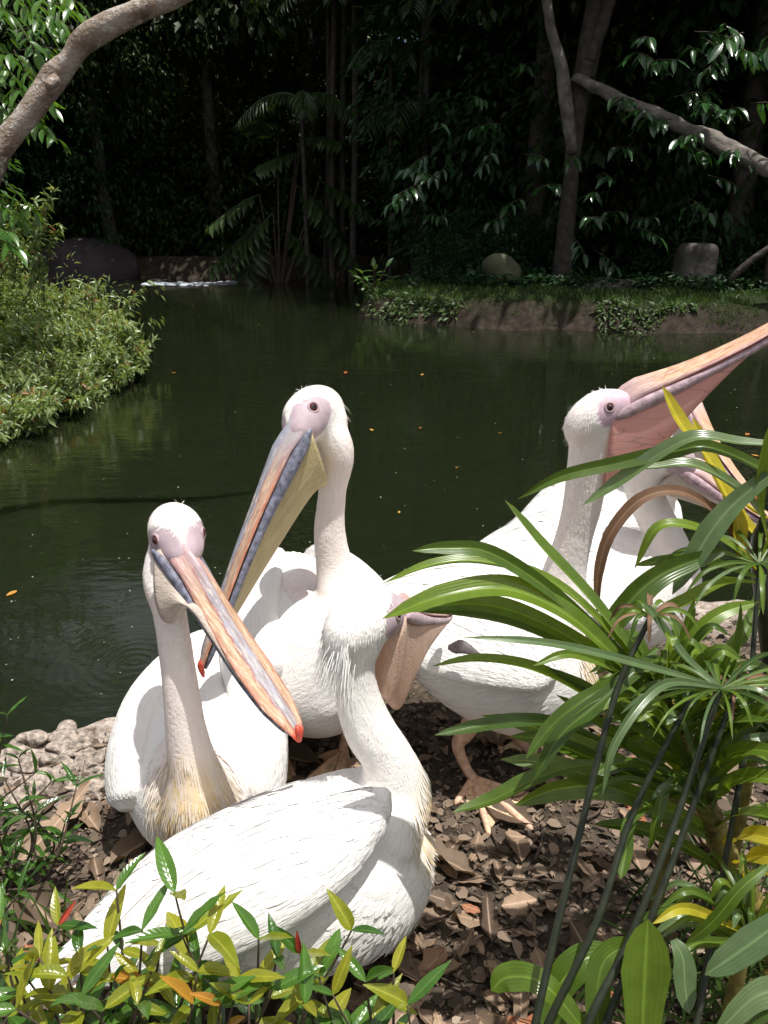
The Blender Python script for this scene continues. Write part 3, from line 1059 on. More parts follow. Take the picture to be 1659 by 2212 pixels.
# B: standing in the middle, long yellow-pouched bill pointing down to the left
B = dict(
    label='tall pelican with long grey and orange bill and yellow pouch, standing at the water',
    torso=[(-.36, 2.62, .30, .03, .03), (-.33, 2.46, .33, .10, .10), (-.28, 2.24, .335, .17, .18), (-.22, 2.03, .325, .19, .20), (-.175, 1.89, .32, .18, .20), (-.15, 1.81, .33, .12, .15), (-.145, 1.775, .335, .05, .07)],
    neck=[(V3(-.18, 1.95, .40), .12)] + NK((735, 1370, 1.90, 78), (738, 1300, 1.95, 58), (724, 1230, 1.99, 42), (712, 1150, 2.0, 35), (718, 1060, 2.0, 31), (728, 975, 1.985, 38)),
    bend=-.012, bill=(P(636, 940, 1.89), P(428, 1458, 1.66)), bill_up=(-.62, -.1, .70), head_dir=(-.40, -.85, -.2), k=1.22, kb=1.15, bill_mat=M['bill_grey'], lower_mat=M['lower_bill'],
    pouch=[P(705, 1048, 1.94), P(672, 1072, 1.92), P(598, 1185, 1.86), P(526, 1300, 1.80), P(458, 1412, 1.71)], bulge=.15, rod_t0=-.04, pouch_t0=-.04, pouch_mat=M['pouch_yellow'],
    pink=.7, crest=(260, .03, .3), plumes=4000,
    wings=[dict(st=[(-.315, 1.775, .34, .02, .02), (-.322, 1.81, .375, .07, .055), (-.35, 1.92, .435, .085, .058), (-.37, 2.1, .46, .10, .046), (-.38, 2.35, .42, .08, .038), (-.37, 2.62, .33, .03, .015)], out=(-.8, -.1, .6)),
           dict(st=[(.01, 1.84, .33, .02, .02), (.01, 1.87, .36, .066, .04), (.0, 1.97, .42, .085, .046), (-.06, 2.12, .48, .10, .046), (-.17, 2.36, .44, .08, .038), (-.28, 2.62, .33, .03, .015)], out=(.8, -.1, .6))],
    legs=[((-.10, 1.97, .18), (-.112, 1.985, .10), tuple(G(742, 1634, .0)), R(-100), .15), ((-.30, 1.97, .18), (-.30, 1.97, .10), (-.30, 1.95, 0), R(-100), .15)])
# C: foremost, broadside, looking away to the right
C_ = dict(
    label='pelican with broad folded wing, shaggy nape crest and brown wrinkled pouch behind the leafy shrub',
    torso=[(-.58, 1.06, .22, .03, .03), (-.47, 1.11, .25, .10, .075), (-.35, 1.165, .26, .15, .12), (-.20, 1.23, .245, .182, .172), (-.06, 1.29, .248, .175, .189), (.015, 1.325, .268, .13, .16), (.055, 1.335, .30, .06, .08)],
    neck=[(V3(-.03, 1.30, .34), .13), (V3(.012, 1.325, .395), .085)] + NK((838, 1640, 1.325, 58), (800, 1580, 1.335, 56), (775, 1515, 1.345, 51), (766, 1450, 1.35, 45), (770, 1390, 1.36, 48)),
    bill=(P(862, 1312, 1.445), P(972, 1322, 1.78)), head_dir=(.62, .62, .05), bill_up=(-.1, 0, 1), k=1.12, kb=1.0, bill_mat=M['bill_pink'], lower_mat=M['lower_bill_pale'],
    pouch=[P(832, 1508, 1.375), P(858, 1533, 1.42), P(882, 1482, 1.47), P(912, 1412, 1.54), P(948, 1358, 1.65), P(968, 1338, 1.74)], bill_w=.85, pouch_mat=M['pouch_brown'], pouch_t0=-.12, bulge=.02, pflow=(.5, .22),
    pink=.12, crest=(520, .055, 1.0), lumps=[(P(756, 1405, 1.365), .056), (P(760, 1450, 1.355), .047)], yellow=[((.10, 1.31, .34), (.07, .16, .15))], plumes=5000,
    wings=[dict(st=WG((838, 1708, 1.205, 10, .012), (815, 1735, 1.195, 42, .034), (740, 1795, 1.165, 82, .05), (630, 1862, 1.12, 114, .056), (480, 1945, 1.075, 114, .05), (330, 2030, 1.04, 85, .035), (205, 2105, 1.015, 22, .012)), out=(.12, -.66, .74), primaries='white'),
           dict(st=WG((725, 1692, 1.44, 8, .012), (700, 1706, 1.435, 26, .03), (610, 1742, 1.40, 44, .04), (470, 1806, 1.33, 52, .042), (330, 1890, 1.23, 45, .035), (190, 2000, 1.10, 14, .012)), out=(-.1, .45, .88))])
# D: standing at the right, bill raised, pink pouch
D_ = dict(
    label='pelican standing with bill raised high and large pink pouch beside the long leaved plant',
    torso=[(-.03, 2.06, .43, .03, .03), (.08, 2.02, .42, .11, .12), (.22, 1.97, .385, .175, .19), (.36, 1.91, .36, .195, .215), (.47, 1.87, .355, .175, .20), (.535, 1.85, .365, .11, .14), (.565, 1.845, .375, .05, .06)],
    neck=[(V3(.40, 1.90, .44), .13)] + NK((1203, 1310, 1.89, 68), (1220, 1235, 1.9, 47), (1240, 1160, 1.9, 40), (1258, 1090, 1.9, 42), (1270, 1010, 1.9, 45), (1280, 945, 1.9, 48)),
    bill=(P(1356, 858, 1.885), P(1765, 650, 1.84)), k=1.03, kb=1.15, head_dir=(.75, -.05, .66), bill_mat=M['bill_pink'], lower_mat=M['lower_bill_pale'],
    pouch=[P(1304, 1048, 1.87), P(1351, 1034, 1.868), P(1417, 978, 1.865), P(1498, 882, 1.86), P(1610, 762, 1.855), P(1725, 686, 1.845)], pouch_mat=M['pouch_pink'], pflow=(.16, .5), pouch_t0=-.12,
    pink=.45, yellow=[((.545, 1.80, .40), (.06, .1, .12))], plumes=4000, crest=(140, .025, .5), mat=feather_mat('white_plumage_mauve_face', skin=(0.50, 0.36, 0.42)),
    wings=[dict(st=[(.44, 1.725, .42, .02, .015), (.41, 1.73, .43, .065, .028), (.33, 1.765, .455, .10, .034), (.2, 1.83, .47, .12, .036), (.06, 1.92, .465, .095, .032), (-.10, 2.01, .43, .035, .015)], out=(0, -.74, .67)),
           dict(st=[(.50, 2.05, .42, .02, .02), (.48, 2.06, .43, .06, .034), (.38, 2.1, .46, .09, .045), (.22, 2.14, .48, .10, .048), (.06, 2.12, .46, .09, .04), (-.08, 2.08, .43, .03, .018)], out=(0, .7, .7))],
    legs=[((.27, 1.86, .22), tuple(P(990, 1610, 1.85)), tuple(G(1022, 1702, 0)), R(-52), .19), ((.40, 2.02, .20), (.385, 2.02, .11), tuple(G(1078, 1590, 0)), R(-20), .18)])
M_dark = None
# E: behind D, looking right with its bill lowered
E_ = dict(
    label='pelican behind the pink pouched one, with curved neck, cream pouch and lowered bill',
    torso=[(.25, 2.44, .36, .03, .03), (.37, 2.42, .395, .10, .09), (.53, 2.40, .40, .16, .17), (.71, 2.36, .37, .19, .20), (.86, 2.32, .355, .17, .19), (.94, 2.30, .365, .11, .14), (.985, 2.29, .38, .05, .06)],
    neck=[(V3(.84, 2.33, .44), .12)] + NK((1452, 1255, 2.28, 62), (1448, 1195, 2.29, 46), (1424, 1135, 2.30, 40), (1398, 1080, 2.31, 40), (1392, 1030, 2.30, 44)),
    bill=(P(1497, 1010, 2.25), P(1745, 1165, 2.15)), k=1.1, kb=1.15, head_dir=(.93, -.15, -.25), bill_mat=M['bill_pink'], lower_mat=M['lower_bill_pale'],
    pouch=[P(1402, 1060, 2.25), P(1450, 1072, 2.24), P(1530, 1098, 2.21), P(1620, 1135, 2.18), P(1705, 1160, 2.15)], pouch_mat=M['pouch_cream'],
    pink=.4, plumes=2500,
    wings=[dict(st=[(.80, 2.13, .36, .02, .02), (.775, 2.13, .385, .066, .036), (.68, 2.17, .42, .10, .046), (.54, 2.24, .455, .115, .046), (.4, 2.34, .44, .09, .038), (.22, 2.44, .37, .03, .015)], out=(0, -.65, .76)),
           dict(st=[(.90, 2.48, .40, .02, .02), (.87, 2.49, .42, .06, .036), (.76, 2.53, .46, .09, .046), (.58, 2.56, .47, .10, .046), (.42, 2.53, .45, .08, .038), (.25, 2.47, .38, .03, .015)], out=(0, .65, .76))],
    legs=[((.66, 2.25, .22), (.665, 2.26, .12), tuple(G(1228, 1512, 0)), R(-12), .165), ((.74, 2.42, .2), (.74, 2.42, .12), (.75, 2.42, 0), R(-30), .165)])
# G: farthest, wading at the edge
G_ = dict(
    label='farthest pelican wading at the bank edge, body half hidden behind the others',
    torso=[(.50, 3.10, .18, .03, .03), (.60, 3.10, .22, .10, .10), (.76, 3.12, .27, .18, .18), (.95, 3.14, .29, .21, .20), (1.12, 3.14, .29, .18, .18), (1.22, 3.12, .31, .10, .12), (1.26, 3.11, .32, .04, .05)],
    neck=[(V3(1.08, 3.12, .38), .12), (V3(1.15, 3.06, .50), .08), (V3(1.13, 3.02, .62), .055), (V3(1.08, 3.0, .72), .05), (V3(1.05, 2.98, .80), .052)],
    bill=(P(1488, 868, 2.92), P(1640, 1090, 2.62)), k=1.15, kb=1.2, head_dir=(.75, -.45, -.1), bill_up=(.35, .1, .9), bill_mat=M['bill_pink'], lower_mat=M['lower_bill_pale'],
    pouch=[P(1450, 935, 2.92), P(1480, 985, 2.88), P(1530, 1020, 2.82), P(1570, 1060, 2.75), P(1620, 1085, 2.66)], pouch_mat=M['pouch_cream'],
    pink=.4, plumes=2000,
    wings=[dict(st=[(1.14, 2.93, .34, .02, .02), (1.10, 2.925, .36, .066, .036), (.99, 2.94, .40, .10, .046), (.82, 2.97, .41, .12, .046), (.66, 3.02, .34, .09, .038), (.48, 3.08, .22, .03, .015)], out=(0, -.6, .8), primaries='white'),
           dict(st=[(1.24, 3.30, .36, .02, .02), (1.2, 3.32, .38, .066, .036), (1.1, 3.34, .41, .10, .046), (.93, 3.34, .42, .11, .046), (.74, 3.28, .36, .09, .038), (.54, 3.16, .22, .03, .015)], out=(0, .6, .8))],
    legs=[((.92, 3.08, .16), (.92, 3.08, 0.0), (.93, 3.07, WATER_Z - .12), R(-20), .15), ((.96, 3.22, .16), (.96, 3.22, 0.0), (.97, 3.21, WATER_Z - .12), R(-20), .15)])
BIRDS = [A, B, C_, D_, E_, G_]
for s in BIRDS:
    s['root'] = pelican(s)
qa, qb, qc = P(968, 1398, 1.735), P(1000, 1398, 1.715), P(1038, 1415, 1.70)
v, f = tube([qa, (qa + qb) / 2, qb, qc], [.006, .016, .017, .003], 20, 12, hint=(0, -.7, .7), flat=.16)
build('dark_feather', v, f, M['dark_feather'], D_['root'])

# ================================================================== PLANTS, ROCKS, LITTER
T4V = np.array([(0, 0, 0), (.42, .5, .05), (.42, -.5, .05), (.5, 0, 0), (1, 0, -.12)], float)
T4F = np.array([(0, 3, 1), (3, 4, 1), (0, 2, 3), (3, 2, 4)])
# slim leaf with more segments, for nearer foliage
T8V = np.array([(0, 0, 0), (.25, .42, .05), (.25, -.42, .05), (.27, 0, 0), (.6, .42, .02), (.6, -.42, .02), (.62, 0, -.03), (1, 0, -.16)], float)
T8F = np.array([(0, 3, 1), (0, 2, 3), (3, 6, 4), (3, 4, 1), (3, 2, 5), (3, 5, 6), (6, 7, 4), (6, 5, 7)])


def leaves(pos, dr, nrm, ln, wd, rnd, near=False):
    """many leaves as one triangle soup -> verts, faces, rnd"""
    tv, tf = (T8V, T8F) if near else (T4V, T4F)
    dr = unit(dr)
    nrm = unit(nrm - (nrm * dr).sum(1, keepdims=True) * dr)
    sd = np.cross(nrm, dr)
    ln, wd = np.asarray(ln)[:, None, None], np.asarray(wd)[:, None, None]
    v = pos[:, None] + tv[None, :, :1] * ln * dr[:, None] + tv[None, :, 1:2] * wd * sd[:, None] + tv[None, :, 2:3] * ln * nrm[:, None]
    k = len(tv)
    f = tf[None] + (np.arange(len(pos)) * k)[:, None, None]
    return v.reshape(-1, 3), f.reshape(-1, 3), np.repeat(rnd, k)


def crown_mesh(name, mat, seed, clumps, per, rad, leaf, wide, cr, droop=.5, shell=.55, near=False):
    g = np.random.default_rng(seed)
    c = unit(g.normal(size=(clumps, 3))) * (g.random((clumps, 1)) ** shell)
    lump = 1 + .25 * np.sin(c[:, :1] * 5 + seed) * np.cos(c[:, 1:2] * 4 + 2 * seed)
    c = c * lump * np.array(rad)
    outw = unit(c + V3(0, 0, .01))
    pos = np.repeat(c, per, 0)
    off = unit(g.normal(size=pos.shape)) * (g.random((len(pos), 1)) ** .5)
    off[:, 2] *= .55
    pos = pos + off * cr
    dr = unit(off * .9 + np.repeat(outw, per, 0) * .5 + V3(0, 0, -droop) + g.normal(size=pos.shape) * .25)
    nr = V3(0, 0, 1) + g.normal(size=pos.shape) * .45
    L = leaf * g.uniform(.65, 1.25, len(pos))
    rn = np.clip(np.repeat(g.random(clumps), per) * .6 + g.random(len(pos)) * .4, 0, 1)
    v, f, r = leaves(pos, dr, nr, L, L * wide, rn, near)
    return mesh_data(name, v, f, mat, False, {'rnd': r})


M['bark_dark'] = simple_mat('bark_dark', (0.060, 0.050, 0.042), 0.85, 0.5, 7, 0.9, 0.05)
M['bark_grey'] = simple_mat('bark_grey', (0.17, 0.15, 0.13), 0.85, 0.5, 5, 0.9, 0.05)
m, nt, o = material('bark_lichen')
n = N(nt)
co = n.coord()
z1, z2, z3 = n.noise(co, 4.5, 6, .6), n.noise(co, 22, 5, .65), n.noise(co, 60, 4)
c = n.ramp(z1, [(.36, (.13, .093, .066)), (.5, (.25, .195, .15)), (.6, (.36, .31, .26))])
c = n.mix(n.rng(z2, .54, .62, 0, .8), c, (.46, .43, .39))
c = n.mix(n.rng(z2, .30, .40, .6, 0), c, (.06, .045, .035))
n.out(o, n.bsdf(c, .85, .25, n.bump(n.math('ADD', z2, n.math('ADD', z1, z3)), .8, .02)))
M['bark_lichen'] = m
M['rock'] = simple_mat('rock_dark', (0.085, 0.078, 0.068), 0.85, 0.45, 3, 0.8, 0.06)
M['rock_purple'] = simple_mat('rock_purple_brown', (0.055, 0.043, 0.048), 0.8, 0.3, 1.2, 0.5, 0.06)
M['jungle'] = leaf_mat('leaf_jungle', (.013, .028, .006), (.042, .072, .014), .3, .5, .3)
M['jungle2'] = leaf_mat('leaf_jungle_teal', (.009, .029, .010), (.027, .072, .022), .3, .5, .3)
M['sun_tint'] = leaf_mat('leaf_sun_tint', (.07, .12, .015), (.17, .22, .03), .45, .45)  # sunlight through the far wood, painted as a brighter leaf colour
M['fresh'] = leaf_mat('leaf_fresh', (.035, .10, .018), (.075, .17, .03), .35, .3)
M['willow'] = leaf_mat('leaf_willow', (.12, .19, .055), (.29, .37, .15), .35, .34, .6, c3=(.30, .12, .05))
M['gloss'] = leaf_mat('leaf_gloss', (.012, .040, .014), (.028, .085, .026), .25, .24, .6)
M['palm'] = leaf_mat('leaf_palm', (.022, .048, .014), (.055, .095, .028), .3, .4)
M['grass'] = leaf_mat('leaf_grass', (.03, .065, .012), (.075, .14, .025), .3, .5)
M['twig'] = simple_mat('twig', (0.075, 0.055, 0.038), 0.8, 0.4, 20, 0.5, 0.01)

# ---- shared crowns -----------------------------------------------------------------
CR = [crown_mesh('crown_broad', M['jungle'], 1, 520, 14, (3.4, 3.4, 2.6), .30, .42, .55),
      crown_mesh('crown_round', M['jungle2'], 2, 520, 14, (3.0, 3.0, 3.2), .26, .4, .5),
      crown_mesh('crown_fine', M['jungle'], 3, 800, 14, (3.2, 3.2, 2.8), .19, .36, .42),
      crown_mesh('crown_sun_tint', M['sun_tint'], 4, 420, 13, (3.2, 3.0, 3.0), .28, .4, .6)]
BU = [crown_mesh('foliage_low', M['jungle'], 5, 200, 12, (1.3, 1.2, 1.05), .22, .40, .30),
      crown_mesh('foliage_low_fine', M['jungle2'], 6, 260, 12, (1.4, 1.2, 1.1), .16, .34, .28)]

# trees of the wood: (x, y, crown centre height, crown scale, kind)
WOOD = []
g = np.random.default_rng(11)


def wood(x, y, h, s, kind, where, lean=0.0):
    z0 = gz(x, y)
    lab = ['dark broad leaved tree', 'blue green leaved tree', 'small leaved dark tree', 'sunlit yellow green tree'][kind] + ' ' + where
    t = thing('jungle_tree', (x, y, z0), lab, 'tree', 'trees of the wood across the pond')
    a = g.uniform(0, 6.28)
    tp = V3(x + lean, y + g.uniform(-.3, .3), z0 + h)
    r = .10 + .012 * h
    v, f = tube([(x, y, z0 - .2), (x + lean * .3 + g.uniform(-.2, .2), y, z0 + h * .4), tp], [r * 1.3, r, r * .5], 16, 9, hint=(0, 1, .1), rough=.08, seed=int(abs(x * 7 + y)))
    build('trunk', v, f, M['bark_dark'], t)
    Mx = Matrix.Translation(Vector(tp)) @ Matrix.Rotation(a, 4, 'Z') @ Matrix.Diagonal((s, s, s * g.uniform(.85, 1.15), 1))
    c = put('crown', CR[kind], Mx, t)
    c['kind'] = 'stuff'
    return t


# back rows, deep in the wood: dark giants with a few crowns coloured as if sunlit
for x in np.arange(-20, 21, 3.6):
    wood(x + g.uniform(-1, 1), 29 + g.uniform(-1, 2), g.uniform(3.0, 4.5), 1.25, int(g.integers(0, 3)), 'low behind the far bank bushes')
for x in np.arange(-24, 25, 4.0):
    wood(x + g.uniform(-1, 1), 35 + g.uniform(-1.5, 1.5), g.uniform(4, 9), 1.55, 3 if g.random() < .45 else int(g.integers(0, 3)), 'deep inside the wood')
for x in np.arange(-30, 31, 4.8):
    wood(x + g.uniform(-1, 1), 44 + g.uniform(-2, 2), g.uniform(5, 11), 2.0, 3 if g.random() < .5 else 0, 'on the slope closing the wood')
# high canopy closing over the far bank
for x in np.arange(-1.6, 19, 4.4):
    wood(x + g.uniform(-.8, .8), 27.5 + g.uniform(-1, 1), g.uniform(10.5, 13), 1.5, int(g.integers(0, 3)), 'with high crown over the far bank')
for x in np.arange(-1, 20, 5.0):
    wood(x + g.uniform(-.8, .8), 33 + g.uniform(-1, 1), g.uniform(13, 16), 1.8, int(g.integers(0, 3)), 'with high crown inside the wood')
# the right bank
for x, y, h, s, k in ((2.6, 20.5, 3.6, 1.0, 1), (5.2, 19.5, 3.2, 1.05, 0), (7.8, 18.2, 3.4, 1.1, 1), (10.5, 17.5, 3.6, 1.1, 0), (4.0, 22.5, 6.2, 1.2, 0), (8.0, 21.5, 6.4, 1.3, 2), (11.5, 20.5, 6.4, 1.3, 1),
                      (3.2, 18.5, 9.6, 1.35, 0), (7.2, 17.0, 9.2, 1.35, 1), (11.0, 16.0, 9.0, 1.35, 2), (15.0, 15.5, 7.5, 1.4, 0), (5.4, 21.5, 11.5, 1.5, 2), (10.2, 20.8, 11.8, 1.5, 0), (1.2, 22.5, 10.5, 1.3, 1), (14, 20, 5, 1.4, 1)):
    wood(x, y, h, s, k, 'around the forked tree on the right bank')
# the left side
for x, y, h, s, k in ((-9.0, 26.3, 2.6, .85, 1), (-11.5, 26, 3.6, 1.1, 1), (-14.5, 22, 4.5, 1.3, 1), (-15.5, 17, 5, 1.3, 0), (-12.5, 12.5, 4.5, 1.2, 2), (-13.5, 24.5, 8, 1.4, 2), (-16, 13, 9, 1.5, 0), (-8.3, 25.5, 6.4, 1.2, 2), (-10.4, 25.9, 7.0, 1.15, 1), (-5.2, 26.2, 8.0, 1.25, 0)):
    wood(x, y, h, s, k, 'above the purple boulder on the left shore')


def bush(x, y, s, kind, sz=1.0):
    z0 = gz(x, y)
    t = thing('understory_bush', (x, y, z0), ['dark leafy bush in the undergrowth on the far bank', 'blue green bush in the undergrowth on the far bank'][kind], 'bush', 'bushes on the far bank')
    v, f = tube([(x, y, z0 - .1), (x, y, z0 + .5 * s)], [.05 * s, .03 * s], 6, 6, hint=(0, 1, 0))
    build('stem', v, f, M['twig'], t)
    Mx = Matrix.Translation((x, y, z0 + .85 * s * sz)) @ Matrix.Rotation(g.uniform(0, 6.28), 4, 'Z') @ Matrix.Diagonal((s, s, s * sz, 1))
    c = put('foliage', BU[kind], Mx, t)
    c['kind'] = 'stuff'


for x in np.arange(-12, 2, 1.5):
    bush(x + g.uniform(-.4, .4), 26.2 + g.uniform(-.3, .8), g.uniform(.8, 1.3), int(g.integers(0, 2)))
for x in np.arange(-13, 4, 2.0):
    bush(x + g.uniform(-.4, .4), 27.6 + g.uniform(-.3, .6), g.uniform(1.5, 2.2), int(g.integers(0, 2)))
for x, y, s in ((1.3, 16.6, .5), (1.9, 18.0, .8), (2.4, 16.9, .6), (3.2, 17.8, .7), (5.6, 17.4, .7), (6.4, 16.8, .6), (7.4, 16.6, .7), (8.4, 16.0, .8), (9.4, 15.6, .8), (6.9, 18.2, 1.3), (4.3, 19.4, 1.4), (9.5, 17.5, 1.4), (1.6, 21.5, 1.6), (2.2, 19.8, 1.2)):
    bush(x, y, s, int(g.integers(0, 2)))

# ---- forked tree on the right bank, with the dead limb leaning out of it ----------------
tb = P(1215, 590, 16.2)
tb[2] = gz(tb[0], 16.2)
ft = thing('forked_tree', tuple(tb), 'grey barked forked tree rising from the grassy right bank', 'tree')


def pl(*rows):
    return [P(*r) for r in rows]


def w_(n_, y):
    return n_ / FOC * y * .97


v, f = tube([tb - V3(0, 0, .3), tb] + pl((1222, 500, 16.2), (1232, 400, 16.2), (1240, 310, 16.2), (1248, 225, 16.2), (1268, 130, 16.2), (1285, 30, 16.2), (1300, -110, 16.3)),
            [w_(q, 15) for q in (28, 24, 20, 18, 18, 21, 25, 22, 19)], 60, 16, hint=(0, 1, .1), rough=.07, seed=4)
build('trunk', v, f, M['bark_dark'], ft)
v, f = tube(pl((1236, 330, 16.05), (1226, 250, 16.0), (1218, 180, 16.0), (1208, 120, 16.0), (1190, 60, 16.0), (1176, -30, 16.0), (1150, -150, 16.1)),
            [w_(q, 15) for q in (11, 14, 14, 12, 10, 10, 8)], 50, 14, hint=(0, 1, .1), rough=.07, seed=5)
build('limb', v, f, M['bark_grey'], ft)
v, f = tube(pl((1272, 130, 16.1), (1305, 40, 16.0), (1335, -60, 16.0), (1360, -160, 16.0)), [w_(q, 15) for q in (15, 14, 12, 10)], 30, 12, hint=(0, 1, .1), rough=.07, seed=6)
build('limb', v, f, M['bark_dark'], ft)
c = put('crown', CR[0], Matrix.Translation(Vector(P(1300, -330, 16.5))) @ Matrix.Diagonal((1.15, 1.15, .9, 1)), ft)
c['kind'] = 'stuff'
lg = P(1262, 185, 15.9)
lt_ = thing('dead_limb', tuple(lg), 'thick rough dead limb slanting down from the forked tree', 'log')
v, f = tube(pl((1240, 165, 16.0), (1300, 195, 15.7), (1400, 243, 15.0), (1500, 285, 14.3), (1600, 335, 13.6), (1720, 392, 12.8), (1900, 480, 11.9)) + [np.array(P(2200, 640, 11.0))],
            [w_(11, 15), w_(13, 14.5), w_(13, 14), w_(15, 13.3), w_(17, 12.6), w_(18, 12), w_(19, 11), w_(19, 10)], 90, 16, hint=(0, .3, 1), rough=.22, seed=8)
build('bark_body', v, f, M['bark_grey'], lt_)

# ---- large glossy leaves: singly built sprays --------------------------------------------


def leaf_piece(name, L, Wd, mat, n_=9, fold=.16, droop=.22, wave=.0, seed=0, base=.15, peak=.42, rag=0.0):
    """one leaf mesh: blade with a folded midrib, stalk end at the origin, +X to the tip"""
    gg = np.random.default_rng(seed)
    t = np.linspace(0, 1, n_)
    w = Wd * .5 * (np.sin(np.pi * t ** (math.log(.5) / math.log(peak))) ** .8)
    w[0] = Wd * .04; w[-1] = 0.0005
    x = t * L
    z = -droop * L * t ** 2
    rows = []
    cr_ = np.array([-1, -.5, 0, .5, 1])
    for i in range(n_):
        wv = wave * L * math.sin(i * 2.1 + seed)
        for c_ in cr_:
            rr_ = 1 - rag * gg.random() * (abs(c_) > .9)
            rows.append((x[i], c_ * w[i] * rr_, z[i] + abs(c_) * w[i] * fold * 2 + wv * c_ * abs(c_) + rag * .06 * L * gg.normal() * abs(c_)))
    v_ = np.array(rows)
    f_ = []
    for i in range(n_ - 1):
        for j in range(4):
            a_ = i * 5 + j
            f_.append((a_, a_ + 1, a_ + 6, a_ + 5))
    lx = np.repeat(x / max(L, 1e-6), 5)
    ly = np.tile(cr_, n_)
    return mesh_data(name, v_, f_, mat, True, {'lx': lx, 'ly': ly, 'rnd': np.full(len(v_), gg.random())})


def orient(pos, dr, nrm, s=1.0):
    d_ = unit(dr)
    nr = unit(np.asarray(nrm) - (np.asarray(nrm) @ d_) * d_)
    sd_ = np.cross(nr, d_)
    return Matrix(((d_[0] * s, sd_[0] * s, nr[0] * s, pos[0]), (d_[1] * s, sd_[1] * s, nr[1] * s, pos[1]), (d_[2] * s, sd_[2] * s, nr[2] * s, pos[2]), (0, 0, 0, 1)))


M['leaf_gloss_one'] = leaf_mat('leaf_gloss_single', (.014, .050, .016), (.04, .11, .03), .25, .22, .7, vein='pin', obj_rand=True)
M['leaf_fresh_one'] = leaf_mat('leaf_fresh_single', (.045, .13, .02), (.11, .23, .035), .4, .28, .6, vein='pin', obj_rand=True)
GL = [leaf_piece('leaf', (.30, .24, .34, .27)[k_], (.11, .10, .105, .085)[k_], M['leaf_gloss_one'], 7, (.16, .3, .1, .22)[k_], (.22, .4, .1, .3)[k_], .01, seed=k_) for k_ in range(4)]
FL = [leaf_piece('leaf', .17, .062, M['leaf_fresh_one'], 7, seed=k_) for k_ in range(3)]


def spray(parent, start, dr, L, n_, meshes, g, bark, droop=.5, size=1.0, pairs=True, r=.008):
    """a twig carrying single leaves"""
    dr = unit(dr)
    end = start + dr * L + V3(0, 0, -.12 * L)
    v_, f_ = tube([start, (start + end) / 2 + V3(0, 0, .05 * L), end], [r, r * .7, r * .35], 8, 5)
    tw = build('twig', v_, f_, bark, parent)
    sd_ = unit(np.cross(dr, V3(0, 0, 1)))
    for q in range(n_):
        t = .15 + .85 * (q + .5) / n_
        p_ = start * (1 - t) + end * t + V3(0, 0, .1 * L * t * (1 - t))
        s_ = 1 if q % 2 else -1
        dd = dr * .5 + sd_ * s_ * .9 + V3(0, 0, -droop) + g.normal(size=3) * .15
        if q == n_ - 1: dd = dr + V3(0, 0, -droop)
        put('leaf', meshes[int(g.integers(0, len(meshes)))], orient(p_, dd, V3(0, 0, 1) + g.normal(size=3) * .25, size * g.uniform(.75, 1.15)), tw)


gt = thing('glossy_leaved_tree', (6.9, 14.6, gz(6.9, 14.6)), 'tree with large glossy sunlit leaves above the dead limb', 'tree')
v, f = tube([(6.9, 14.6, gz(6.9, 14.6) - .1), (6.7, 14.5, 2.5), (6.3, 14.2, 4.8), (6.0, 14.0, 6.5)], [.11, .09, .07, .04], 24, 10, hint=(0, 1, 0), rough=.06)
build('trunk', v, f, M['bark_dark'], gt)
gs = np.random.default_rng(21)
for q in range(34):
    uu, vv = gs.uniform(1370, 1690), gs.uniform(60, 330)
    if vv > 330 - (uu - 1370) * .1 and uu < 1480: continue
    p_ = P(uu, vv, gs.uniform(13.2, 14.4))
    spray(gt, p_, V3(gs.normal() * .7, -.6, gs.uniform(-.4, .3)), .55, 7, GL, gs, M['twig'], .7)
for q in range(16):
    p_ = P(gs.uniform(880, 1150), gs.uniform(140, 480), gs.uniform(15, 16.5))
    spray(ft, p_, V3(-.5 + gs.normal() * .5, -.6, gs.uniform(-.4, .2)), .6, 7, GL, gs, M['twig'], .6)
for q in range(14):
    p_ = P(gs.uniform(1180, 1560), gs.uniform(330, 560), gs.uniform(14.6, 15.8))
    spray(ft, p_, V3(gs.normal() * .7, -.6, gs.uniform(-.3, .2)), .6, 7, GL, gs, M['twig'], .6)

# ---- overhanging sunlit tree at the upper left -----------------------------------------------
ot = thing('overhanging_tree', (-5.6, 7.4, gz(-5.6, 7.4)), 'sunlit tree with drooping bright green leaf sprays behind the bare grey branch', 'tree')
v, f = tube([(-5.6, 7.4, gz(-5.6, 7.4) - .2), (-5.3, 7.5, 2), (-4.9, 7.6, 4), (-4.2, 7.6, 5.4)], [.16, .13, .1, .05], 24, 10, hint=(0, 1, 0), rough=.06)
build('trunk', v, f, M['bark_grey'], ot)
go = np.random.default_rng(31)
spots = [(go.uniform(-60, 125), go.uniform(-30, 120)) for _ in range(15)] + [(go.uniform(-60, 75), go.uniform(120, 300)) for _ in range(13)] + [(go.uniform(-80, 40), go.uniform(370, 540)) for _ in range(8)]
for uu, vv in spots:
    p_ = P(uu - 20, vv - 10, go.uniform(7.0, 8.4))
    spray(ot, p_, V3(go.uniform(.2, 1), -.35, go.uniform(-.6, .1)), .42, 8, FL, go, M['twig'], .65, r=.004)
cm = crown_mesh('foliage', M['fresh'], 33, 240, 12, (1.5, 1.2, 2.0), .15, .38, .3, .7)
c = put('foliage', cm, Matrix.Translation((-5.2, 8.6, 3.9)), ot); c['kind'] = 'stuff'
c = put('foliage', cm, Matrix.Translation((-5.2, 8.9, 2.0)) @ Matrix.Rotation(1.3, 4, 'Z') @ Matrix.Diagonal((.9, .9, .7, 1)), ot); c['kind'] = 'stuff'

